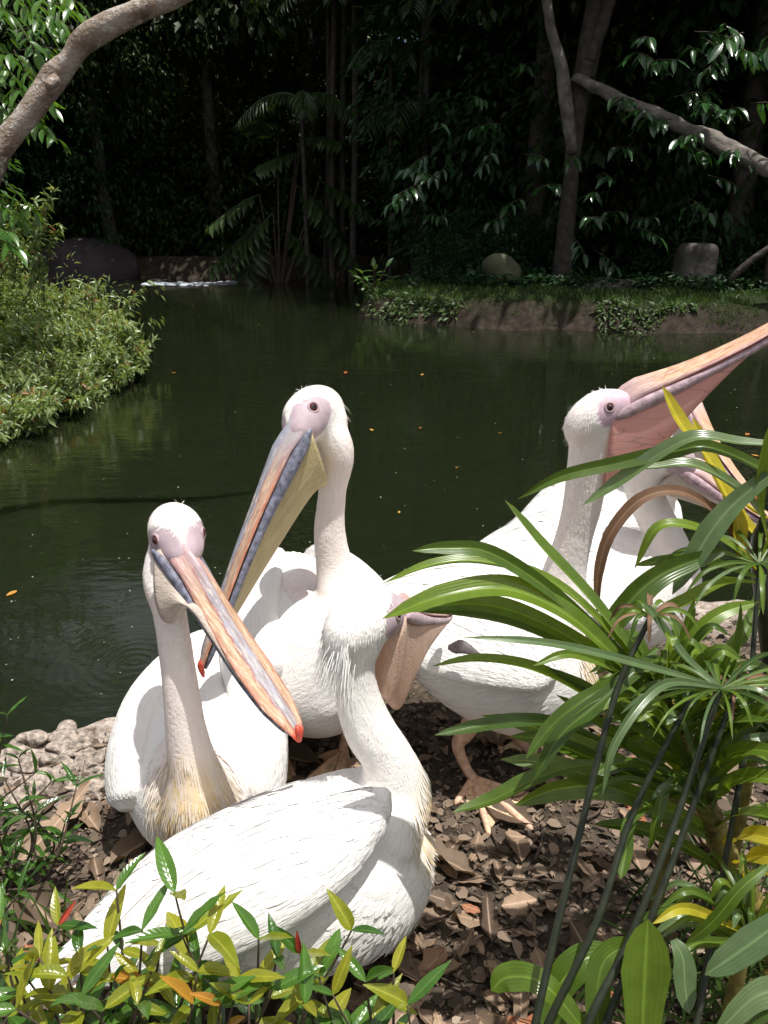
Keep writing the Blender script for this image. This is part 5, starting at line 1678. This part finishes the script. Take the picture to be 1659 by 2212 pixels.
LEAVES = [
    ([(1420, 1490, 1.20), (1330, 1405, 1.19), (1200, 1285, 1.17), (1060, 1195, 1.16), (960, 1184, 1.15), (890, 1190, 1.14)], 34, gB),
    ([(1415, 1480, 1.20), (1290, 1335, 1.19), (1180, 1250, 1.18), (1040, 1212, 1.17), (930, 1220, 1.16), (825, 1262, 1.15)], 30, gB),
    ([(1430, 1520, 1.19), (1330, 1420, 1.18), (1220, 1325, 1.16), (1090, 1272, 1.15), (950, 1290, 1.13), (825, 1337, 1.12)], 60, gB),
    ([(1440, 1530, 1.19), (1330, 1440, 1.17), (1190, 1355, 1.16), (1070, 1310, 1.15), (960, 1306, 1.15), (880, 1322, 1.15)], 44, gB),
    ([(1450, 1560, 1.18), (1360, 1480, 1.17), (1230, 1405, 1.16), (1110, 1352, 1.15), (1000, 1328, 1.14), (905, 1322, 1.14)], 44, dB),
    ([(1420, 1470, 1.20), (1350, 1390, 1.20), (1270, 1290, 1.22), (1180, 1195, 1.25), (1130, 1135, 1.27), (1090, 1080, 1.28)], 52, gB),
    ([(1430, 1620, 1.17), (1330, 1545, 1.16), (1240, 1485, 1.16), (1140, 1440, 1.15), (1030, 1425, 1.15), (930, 1440, 1.14)], 34, gB),
    ([(1480, 1600, 1.20), (1400, 1500, 1.2), (1310, 1400, 1.2), (1230, 1300, 1.2)], 22, gB),
    ([(1490, 1640, 1.20), (1390, 1580, 1.18), (1290, 1500, 1.17), (1180, 1440, 1.16)], 26, dB),
    ([(1520, 1720, 1.22), (1420, 1660, 1.20), (1290, 1560, 1.19), (1200, 1500, 1.18)], 28, gB),
    ([(1540, 1760, 1.22), (1420, 1690, 1.19), (1280, 1620, 1.18), (1150, 1570, 1.18), (1040, 1545, 1.18)], 38, gB),
    ([(1300, 1600, 1.17), (1200, 1562, 1.16), (1120, 1558, 1.15), (1030, 1570, 1.15), (938, 1588, 1.14)], 34, dB),
    ([(1520, 1740, 1.21), (1400, 1690, 1.18), (1280, 1640, 1.17), (1180, 1600, 1.16), (1100, 1590, 1.16)], 36, gB),
    ([(1550, 1800, 1.22), (1430, 1745, 1.17), (1310, 1700, 1.15), (1200, 1705, 1.14), (1110, 1740, 1.13)], 52, gB),
    ([(1560, 1820, 1.22), (1430, 1760, 1.18), (1300, 1690, 1.17), (1190, 1650, 1.16), (1080, 1640, 1.15)], 44, pB),
    ([(1300, 1650, 1.12), (1220, 1660, 1.11), (1140, 1690, 1.10), (1060, 1730, 1.10), (975, 1756, 1.09)], 42, dB),
    ([(1440, 1420, 1.20), (1390, 1440, 1.15), (1280, 1530, 1.1), (1210, 1590, 1.08), (1150, 1690, 1.06)], 40, dB),
    ([(1420, 1400, 1.20), (1330, 1470, 1.14), (1250, 1520, 1.11), (1190, 1570, 1.1), (1135, 1640, 1.08)], 36, dB),
    ([(1480, 1700, 1.2), (1370, 1760, 1.1), (1350, 1850, 1.05), (1340, 1900, 1.02)], 30, gB),
    ([(1560, 1880, 1.22), (1480, 1830, 1.2), (1380, 1790, 1.18), (1280, 1780, 1.16)], 34, gB),
    ([(1500, 1650, 1.2), (1440, 1700, 1.15), (1420, 1760, 1.12), (1400, 1840, 1.1)], 26, gB),
    # right hand pinnae off the ringed stem
    ([(1530, 1740, 1.21), (1580, 1690, 1.15), (1640, 1680, 1.1), (1720, 1700, 1.05)], 40, gB),
    ([(1545, 1790, 1.21), (1600, 1760, 1.14), (1660, 1765, 1.08), (1740, 1790, 1.02)], 42, gB),
    ([(1560, 1830, 1.21), (1610, 1805, 1.14), (1670, 1815, 1.08), (1740, 1850, 1.02)], 44, yB),
    ([(1580, 1870, 1.21), (1630, 1850, 1.14), (1690, 1860, 1.08), (1760, 1900, 1.02)], 44, yB),
    ([(1600, 1905, 1.21), (1640, 1890, 1.15), (1690, 1900, 1.08), (1760, 1940, 1.02)], 42, yB),
    ([(1515, 1690, 1.21), (1560, 1640, 1.15), (1620, 1620, 1.1), (1700, 1630, 1.05)], 38, gB),
    ([(1505, 1650, 1.21), (1540, 1590, 1.16), (1590, 1560, 1.1), (1680, 1560, 1.05)], 34, gB),
    ([(1500, 1620, 1.2), (1540, 1500, 1.2), (1580, 1400, 1.18), (1600, 1300, 1.16)], 36, dB),
    ([(1480, 1600, 1.2), (1470, 1500, 1.22), (1475, 1400, 1.24), (1500, 1290, 1.25)], 34, gB),
    ([(1440, 1530, 1.2), (1450, 1450, 1.24), (1470, 1380, 1.28), (1440, 1310, 1.32)], 36, dB),
    ([(1430, 1500, 1.2), (1480, 1400, 1.22), (1550, 1330, 1.24), (1640, 1300, 1.26)], 34, gB),
]
for q in range(70):
    t_ = gn.uniform(0, 1)
    u0, v0, y0 = 1410 + 130 * t_, 1480 + 290 * t_, 1.2
    a_ = gn.uniform(-2.9, -.1); Lq = gn.uniform(120, 330)
    du, dv = math.cos(a_) * Lq, math.sin(a_) * Lq * .8
    yo = gn.uniform(-.12, .12)
    LEAVES.append(([(u0, v0, y0), (u0 + du * .35, v0 + dv * .45, y0 + yo * .4), (u0 + du * .7, v0 + dv * .75, y0 + yo * .8), (u0 + du, v0 + dv * .8 + 30, y0 + yo)], gn.uniform(14, 32), [gB, gB, dB, pB, gB, gB][q % 6]))
for pts, wp_, mt in LEAVES:
    blade(dp, pts, wp_, mt)

for (cu, cv, cy_, nn, lab) in ((1640, 1560, 1.28, 46, 'dense clump of narrow sunlit blades behind the ringed yellow green stem'), (1620, 1990, 1.02, 40, 'low clump of narrow yellow green blades beside the pale leaved plant'), (1480, 1560, 1.32, 34, 'clump of narrow green blades in front of the sunlit bank edge')):
    cb = P(cu, cv, cy_)
    z0 = gz(cb[0], cb[1])
    ct = thing('narrow_blade_clump', (cb[0], cb[1], z0), lab, 'plant')
    v, f = tube([(cb[0], cb[1], z0 - .03), (cb[0], cb[1], (z0 + cb[2]) / 2), cb], [.016, .014, .008], 12, 8, hint=(0, 1, 0), rough=.05)
    build('stem', v, f, M['stem_plant'], ct)
    for q in range(nn):
        a_ = gn.uniform(-3.3, .2); Lq = gn.uniform(110, 300)
        du, dv = math.cos(a_) * Lq, math.sin(a_) * Lq * .75
        yo = gn.uniform(-.14, .14); dz = gn.uniform(0, 60)
        blade(ct, [(cu, cv + dz, cy_), (cu + du * .35, cv + dz + dv * .5, cy_ + yo * .4), (cu + du * .7, cv + dz + dv * .8, cy_ + yo * .8), (cu + du, cv + dz + dv * .75 + 30, cy_ + yo)], gn.uniform(11, 24), [gB, gB, dB, pB, gB, yB if q < 12 else gB][q % 6])

# --- taller neighbour whose leaves cross the right hand birds ---------------------------------
ub = V3(1.02, 1.52, gz(1.02, 1.52))
up_ = thing('yellowing_strap_plant', tuple(ub), 'strap leaved plant with yellow and brown dying leaves before the lowered bill', 'plant')
v, f = tube([ub - V3(0, 0, .05), ub * .6 + P(1640, 1230, 1.45) * .4, P(1640, 1230, 1.45), P(1650, 1120, 1.42)], [.022, .019, .015, .009], 30, 12, hint=(0, 1, 0), rough=.05, seed=4)
build('stem', v, f, M['stem_dark'], up_)
for pts, wp_, mt in [
    ([(1690, 1060, 1.42), (1650, 1015, 1.42), (1530, 965, 1.43), (1455, 976, 1.44), (1330, 1002, 1.46), (1210, 1030, 1.47), (1117, 1079, 1.48)], 34, dB),
    ([(1700, 962, 1.40), (1600, 956, 1.41), (1500, 945, 1.42), (1410, 990, 1.44), (1330, 1045, 1.45), (1258, 1092, 1.45)], 38, pB),
    ([(1660, 1130, 1.42), (1600, 1060, 1.43), (1500, 1005, 1.45), (1400, 1010, 1.46), (1290, 1015, 1.47)], 30, pB),
    ([(1700, 1000, 1.35), (1600, 1075, 1.35), (1545, 1135, 1.34), (1500, 1205, 1.33), (1452, 1285, 1.32)], 52, pB),
    ([(1670, 1130, 1.42), (1600, 1085, 1.44), (1530, 990, 1.47), (1470, 915, 1.5), (1430, 832, 1.52)], 44, yB),
    ([(1680, 1200, 1.44), (1600, 1120, 1.46), (1540, 1010, 1.49), (1495, 900, 1.52)], 42, yB),
    ([(1650, 1240, 1.42), (1600, 1200, 1.43), (1570, 1130, 1.44), (1520, 1080, 1.44)], 40, bB),
    ([(1640, 1230, 1.44), (1570, 1130, 1.42), (1480, 1065, 1.40), (1390, 1075, 1.39), (1320, 1150, 1.38), (1292, 1240, 1.37), (1290, 1330, 1.36)], 28, bB),
    ([(1640, 1240, 1.42), (1600, 1180, 1.42), (1590, 1120, 1.43), (1560, 1070, 1.44)], 40, yB),
    ([(1650, 1240, 1.40), (1580, 1180, 1.38), (1500, 1140, 1.36), (1420, 1140, 1.36), (1370, 1230, 1.36)], 26, gB),
    ([(1640, 1250, 1.40), (1540, 1215, 1.38), (1450, 1210, 1.37), (1370, 1222, 1.37)], 26, gB),
    ([(1640, 1260, 1.40), (1560, 1260, 1.36), (1480, 1300, 1.33), (1400, 1330, 1.31)], 36, gB),
    ([(1560, 1190, 1.34), (1430, 1240, 1.3), (1350, 1310, 1.28), (1290, 1390, 1.26)], 58, dB),
    ([(1650, 1240, 1.40), (1620, 1340, 1.34), (1580, 1400, 1.3), (1530, 1440, 1.28)], 30, dB),
    ([(1660, 1180, 1.38), (1640, 1080, 1.36), (1659, 960, 1.35), (1690, 900, 1.34)], 28, gB),
    ([(1650, 1200, 1.40), (1700, 1130, 1.36), (1760, 1100, 1.34)], 36, gB),
]:
    blade(up_, pts, wp_, mt)

# --- umbrella sedges: dark stems with whorls of narrow leaves -----------------------------------
SEDGE = [([(1150, 2240, .86), (1240, 1850, .99), (1330, 1500, 1.10), (1404, 1335, 1.15)], 15, 12, 'dark sedge stem with a small withered whorl, leftmost by the strap leaves'),
         ([(1172, 2240, .90), (1290, 1990, .97), (1370, 1750, 1.06), (1500, 1490, 1.13)], 15, 0, 'bare dark sedge stem crossing behind the withered one'),
         ([(1260, 2240, .86), (1360, 2030, .93), (1460, 1770, 1.02), (1556, 1490, 1.10)], 16, 22, 'dark sedge stem crowned by a full whorl of narrow green leaves'),
         ([(1298, 2240, .88), (1400, 2000, .96), (1490, 1760, 1.05), (1590, 1490, 1.13)], 15, 12, 'dark sedge stem close beside the fully crowned one'),
         ([(1500, 2240, .95), (1560, 1900, 1.1), (1610, 1600, 1.2), (1640, 1218, 1.35)], 13, 16, 'tall sedge stem rising through the strap leaves to a whorl')]
for pts, wp_, nl, lab in SEDGE:
    C = [P(*q) for q in pts]
    b_ = C[0] + (C[0] - C[1]) * .9
    b_[2] = max(0.0, gz(b_[0], b_[1])) - .02
    t = thing('umbrella_sedge', tuple(b_), lab, 'sedge')
    r_ = px(wp_ * 1.05, C[1]) * .5
    v, f = tube([b_] + C, [r_ * 1.15, r_ * 1.1, r_, r_ * .9, r_ * .75], 50, 10, hint=(0, 1, .2), rough=.02)
    build('stem', v, f, M['stem_dark'], t)
    u0, v0, y0 = pts[-1]
    for q in range(nl):
        a_ = 6.28 * q / max(nl, 1) + gn.uniform(-.15, .15)
        Lq = (gn.uniform(150, 250) if nl > 14 else gn.uniform(60, 130))
        du, dv = math.cos(a_) * Lq, math.sin(a_) * Lq * .42
        dy = -math.sin(a_) * Lq / 1700
        blade(t, [(u0, v0, y0), (u0 + du * .4, v0 + dv * .4 - 18, y0 + dy * .4), (u0 + du * .75, v0 + dv * .75 - 12, y0 + dy * .75), (u0 + du, v0 + dv + 22, y0 + dy)], gn.uniform(7, 13), [gB, gB, pB, dB][q % 4] if nl > 14 else [gB, bB][q % 2], peak=.45)
    if nl == 22:
        blade(t, [(u0, v0 - 5, y0), (1400, 1440, 1.07), (1200, 1392, 1.05), (1000, 1376, 1.04)], 20, pB, peak=.4)
        blade(t, [(u0, v0 - 5, y0), (1430, 1480, 1.05), (1330, 1600, .98), (1300, 1720, .95)], 22, pB, peak=.4)
        blade(t, [(u0, v0 - 5, y0), (1480, 1420, 1.12), (1420, 1340, 1.14), (1390, 1300, 1.15)], 22, pB, peak=.4)

# --- broad leaves low at the lower right -------------------------------------------------------
lb = V3(.50, .95, gz(.50, .95))
bp = thing('broad_leaf_plant', tuple(lb), 'low plant with very broad upright green leaf among the sedge stems', 'plant')
for pts, wp_, mt in [
    ([(1385, 2330, .84), (1390, 2180, .87), (1395, 2080, .89), (1400, 1985, .91)], 105, gB),
    ([(1240, 2300, .93), (1190, 2180, .97), (1250, 2080, 1.0), (1340, 2050, 1.02)], 70, gB),
    ([(1290, 2260, .90), (1180, 2130, .94), (1100, 2110, .97), (1060, 2140, .97)], 60, gB),
    ([(1300, 2300, .88), (1290, 2160, .92), (1310, 2070, .95), (1390, 2030, .97)], 62, dB)]:
    blade(bp, pts, wp_, mt, peak=.6, fold=.12, roll=0.0)
wb = V3(.66, .90, gz(.66, .90))
wp2 = thing('pale_sheen_plant', tuple(wb), 'low plant with pale grey green leaves at the lower right', 'plant')
for pts, wp_, mt in [
    ([(1720, 1960, .88), (1659, 2010, .87), (1590, 2060, .86), (1522, 2106, .85)], 66, pB),
    ([(1740, 2080, .85), (1680, 2130, .84), (1620, 2160, .83), (1540, 2240, .81)], 60, pB),
    ([(1455, 2030, .92), (1475, 2070, .90), (1480, 2130, .88), (1488, 2190, .86)], 50, pB),
    ([(1700, 2140, .84), (1640, 2180, .83), (1600, 2230, .82)], 50, dB),
    ([(1659, 1870, .95), (1600, 1920, .93), (1540, 1990, .92), (1480, 2040, .92)], 34, gB)]:
    blade(wp2, pts, wp_, mt, peak=.5, fold=.14)
v, f = tube([wb - V3(0, 0, .03), P(1650, 2160, .86), P(1690, 2000, .88)], [.008, .007, .004], 12, 7)
build('stem', v, f, M['stem_plant'], wp2)
v, f = tube([lb - V3(0, 0, .03), lb + V3(-.02, 0, .1)], [.012, .01], 6, 7, hint=(0, 1, 0))
build('stem', v, f, M['stem_plant'], bp)

# --- grass tufts at the lower right ---------------------------------------------------------------
for k_, (uu, vv, n_) in enumerate(((1560, 2000, 46), (1640, 1900, 46), (1500, 2130, 36), (1620, 2120, 46), (1420, 1950, 16), (1250, 2190, 20), (60, 2120, 40), (160, 2060, 26))):
    p_ = G(uu, vv + 60, 0); p_[2] = gz(p_[0], p_[1])
    pos, drr = [], []
    parts_ = []
    for q in range(n_):
        b_ = p_ + V3(gn.normal() * .06, gn.normal() * .05, 0)
        d_ = unit(V3(gn.normal() * .35, gn.normal() * .35 - .1, 1))
        L_ = gn.uniform(.14, .34)
        C = np.array([b_ + d_ * L_ * t_ + V3(d_[0] * .4, d_[1] * .4, -.5) * L_ * t_ ** 2.2 * .6 for t_ in np.linspace(0, 1, 8)])
        T, U, S = frames(C, (0, -.6, .8))
        w = .0032 * np.interp(np.linspace(0, 1, 8), [0, .4, 1], [.7, 1, .05])
        v_ = np.stack([C - S * w[:, None], C + S * w[:, None]], 1).reshape(-1, 3)
        parts_.append((v_, [(2 * i, 2 * i + 1, 2 * i + 3, 2 * i + 2) for i in range(7)]))
    v, f = merge(parts_)
    rn = np.repeat(gn.random(n_), 16)
    o_ = build('grass_tuft', v, f, M['grass'], None, True, {'rnd': rn})
    tag(o_, 'tuft of thin green grass blades on the near bank', 'grass', 'grass tufts on the near bank', 'stuff')

# --- red tipped shrub along the bottom and the wispy one at the left --------------------------------
M['sh_green'] = leaf_mat('shrub_leaf_green', (.038, .105, .016), (.085, .19, .028), .3, .22, .7, vein='pin', obj_rand=True)
M['sh_lime'] = leaf_mat('shrub_leaf_lime', (.20, .25, .02), (.34, .34, .035), .4, .24, .7, vein='pin', obj_rand=True)
M['sh_orange'] = leaf_mat('shrub_leaf_orange', (.42, .20, .03), (.52, .28, .04), .35, .26, .6, vein='pin', obj_rand=True)
M['sh_red'] = leaf_mat('shrub_leaf_red', (.30, .03, .025), (.45, .08, .045), .3, .28, .6, vein='pin', obj_rand=True)
M['sh_deep'] = leaf_mat('shrub_leaf_deep', (.018, .050, .012), (.040, .095, .020), .3, .25, .65, vein='pin', obj_rand=True)
BIG = {k_: [leaf_piece('leaf', (.085, .078, .092, .07)[s_], (.024, .028, .021, .020)[s_], M[k_], 9, (.22, .3, .12, .4)[s_], (.25, .4, .12, .05)[s_], (.006, .012, .016, .008)[s_], seed=s_) for s_ in range(4)] for k_ in ('sh_green', 'sh_lime', 'sh_orange', 'sh_deep')}
BIG['sh_red'] = [leaf_piece('leaf', .036, .008, M['sh_red'], 8, .5, .1, 0, seed=s_) for s_ in range(2)]


def shoot(parent, base, top, n_, g, pal, size, bend=.04, terminal=True, slim=1.0):
    mid = (base + top) / 2 + g.normal(size=3) * V3(bend, bend * .5, 0)
    C = catmull(np.array([base, mid, top]), 20)
    v_, f_ = tube(C, np.linspace(.0042, .0016, 20), 20, 6, hint=(0, 1, .2))
    st_ = build('stem', v_, f_, M['twig'], parent)
    T = unit(np.gradient(C, axis=0))
    a0 = g.uniform(0, 6.28)
    for q in range(n_):
        t = 1 - .72 * (q // 2) / max(1, n_ / 2)
        i = min(19, int(t * 19))
        a_ = a0 + (q // 2) * 1.57 + (q % 2) * 3.14
        side = unit(np.cross(T[i], V3(math.sin(a_), math.cos(a_), .1)))
        el = .9 if q < 2 else .35
        d_ = side + T[i] * el + V3(0, 0, -.12 * (q > 4)) + g.normal(size=3) * .12
        young = q < 4
        u_ = g.random()
        key = pal(young, u_)
        nr = V3(0, -.25, 1) + T[i] * .3 + g.normal(size=3) * .2
        put('leaf', BIG[key][int(g.integers(0, len(BIG[key])))], orient(C[i], d_, nr, size * g.uniform(.55, 1.2) * (.8 if young else 1.0)) @ Matrix.Diagonal((1, slim, 1, 1)), st_)
    if terminal and g.random() < .14:
        put('leaf', BIG['sh_red'][0], orient(C[-1], T[-1] + g.normal(size=3) * .2, V3(0, -1, .2), size * .9), st_)


def pal_red(young, u_):
    if young: return 'sh_lime' if u_ < .50 else ('sh_orange' if u_ < .545 else ('sh_red' if u_ < .56 else 'sh_green'))
    return 'sh_green' if u_ < .72 else ('sh_lime' if u_ < .88 else 'sh_deep')


def pal_green(young, u_):
    return 'sh_green' if (young or u_ < .6) else 'sh_deep'


gsx = np.random.default_rng(101)
for (label, roots) in (
        ('glossy shrub with orange and red young leaves in front of the folded wing',
         [(60, 2130, .90), (130, 2020, .92), (175, 2080, .88), (255, 1945, .93), (235, 2060, .90), (310, 2030, .89), (380, 1950, .92), (395, 2040, .88), (455, 2040, .87), (330, 2120, .86), (430, 2120, .85), (250, 2140, .86), (20, 2080, .92), (110, 2160, .86), (520, 2130, .85), (180, 2170, .84), (300, 2190, .82), (480, 2190, .82), (40, 2200, .83), (5, 2010, .95), (90, 2090, .88), (150, 2130, .86), (350, 2060, .90), (540, 2190, .82), (420, 2190, .82), (230, 2200, .82)]),
        ('glossy shrub with upright lime young leaves below the breast of the foremost bird',
         [(560, 2050, .88), (600, 2090, .87), (650, 2080, .90), (690, 2130, .87), (590, 2160, .84), (760, 2030, .92), (720, 2170, .86), (790, 2140, .88), (850, 2120, .90), (660, 2190, .83), (880, 2190, .86)])):
    ps_ = [P(*r) for r in roots]
    cx = float(np.mean([q[0] for q in ps_])); cy = float(np.mean([q[1] for q in ps_])) - .02
    rb = V3(cx, cy, gz(cx, cy))
    t = thing('red_tipped_shrub', tuple(rb), label, 'shrub')
    for tp in ps_:
        tp = tp + V3(0, 0, .02)
        b_ = rb * .45 + V3(tp[0], tp[1], rb[2]) * .55
        b_[2] = gz(b_[0], b_[1]) - .01
        shoot(t, b_, tp, int(gsx.integers(8, 12)), gsx, pal_red, gsx.uniform(.95, 1.3))
wr = V3(-.93, 1.45, gz(-.93, 1.45))
t = thing('wispy_shrub', tuple(wr), 'wispy shrub of narrow green leaves at the water edge left of the sitting bird', 'shrub')
for r in ((15, 1545, 1.50), (40, 1640, 1.48), (8, 1680, 1.46), (75, 1670, 1.50), (110, 1690, 1.50), (165, 1700, 1.50), (140, 1780, 1.46), (60, 1760, 1.45), (100, 1850, 1.42), (20, 1850, 1.42), (-30, 1600, 1.50), (40, 1930, 1.36), (110, 1920, 1.38), (-20, 1760, 1.45)):
    tp = P(*r)
    b_ = wr * .6 + V3(tp[0], tp[1], 0) * .4
    b_[2] = gz(b_[0], b_[1]) - .01
    shoot(t, b_, tp, int(gsx.integers(7, 11)), gsx, pal_green, .95, .05, False, .6)
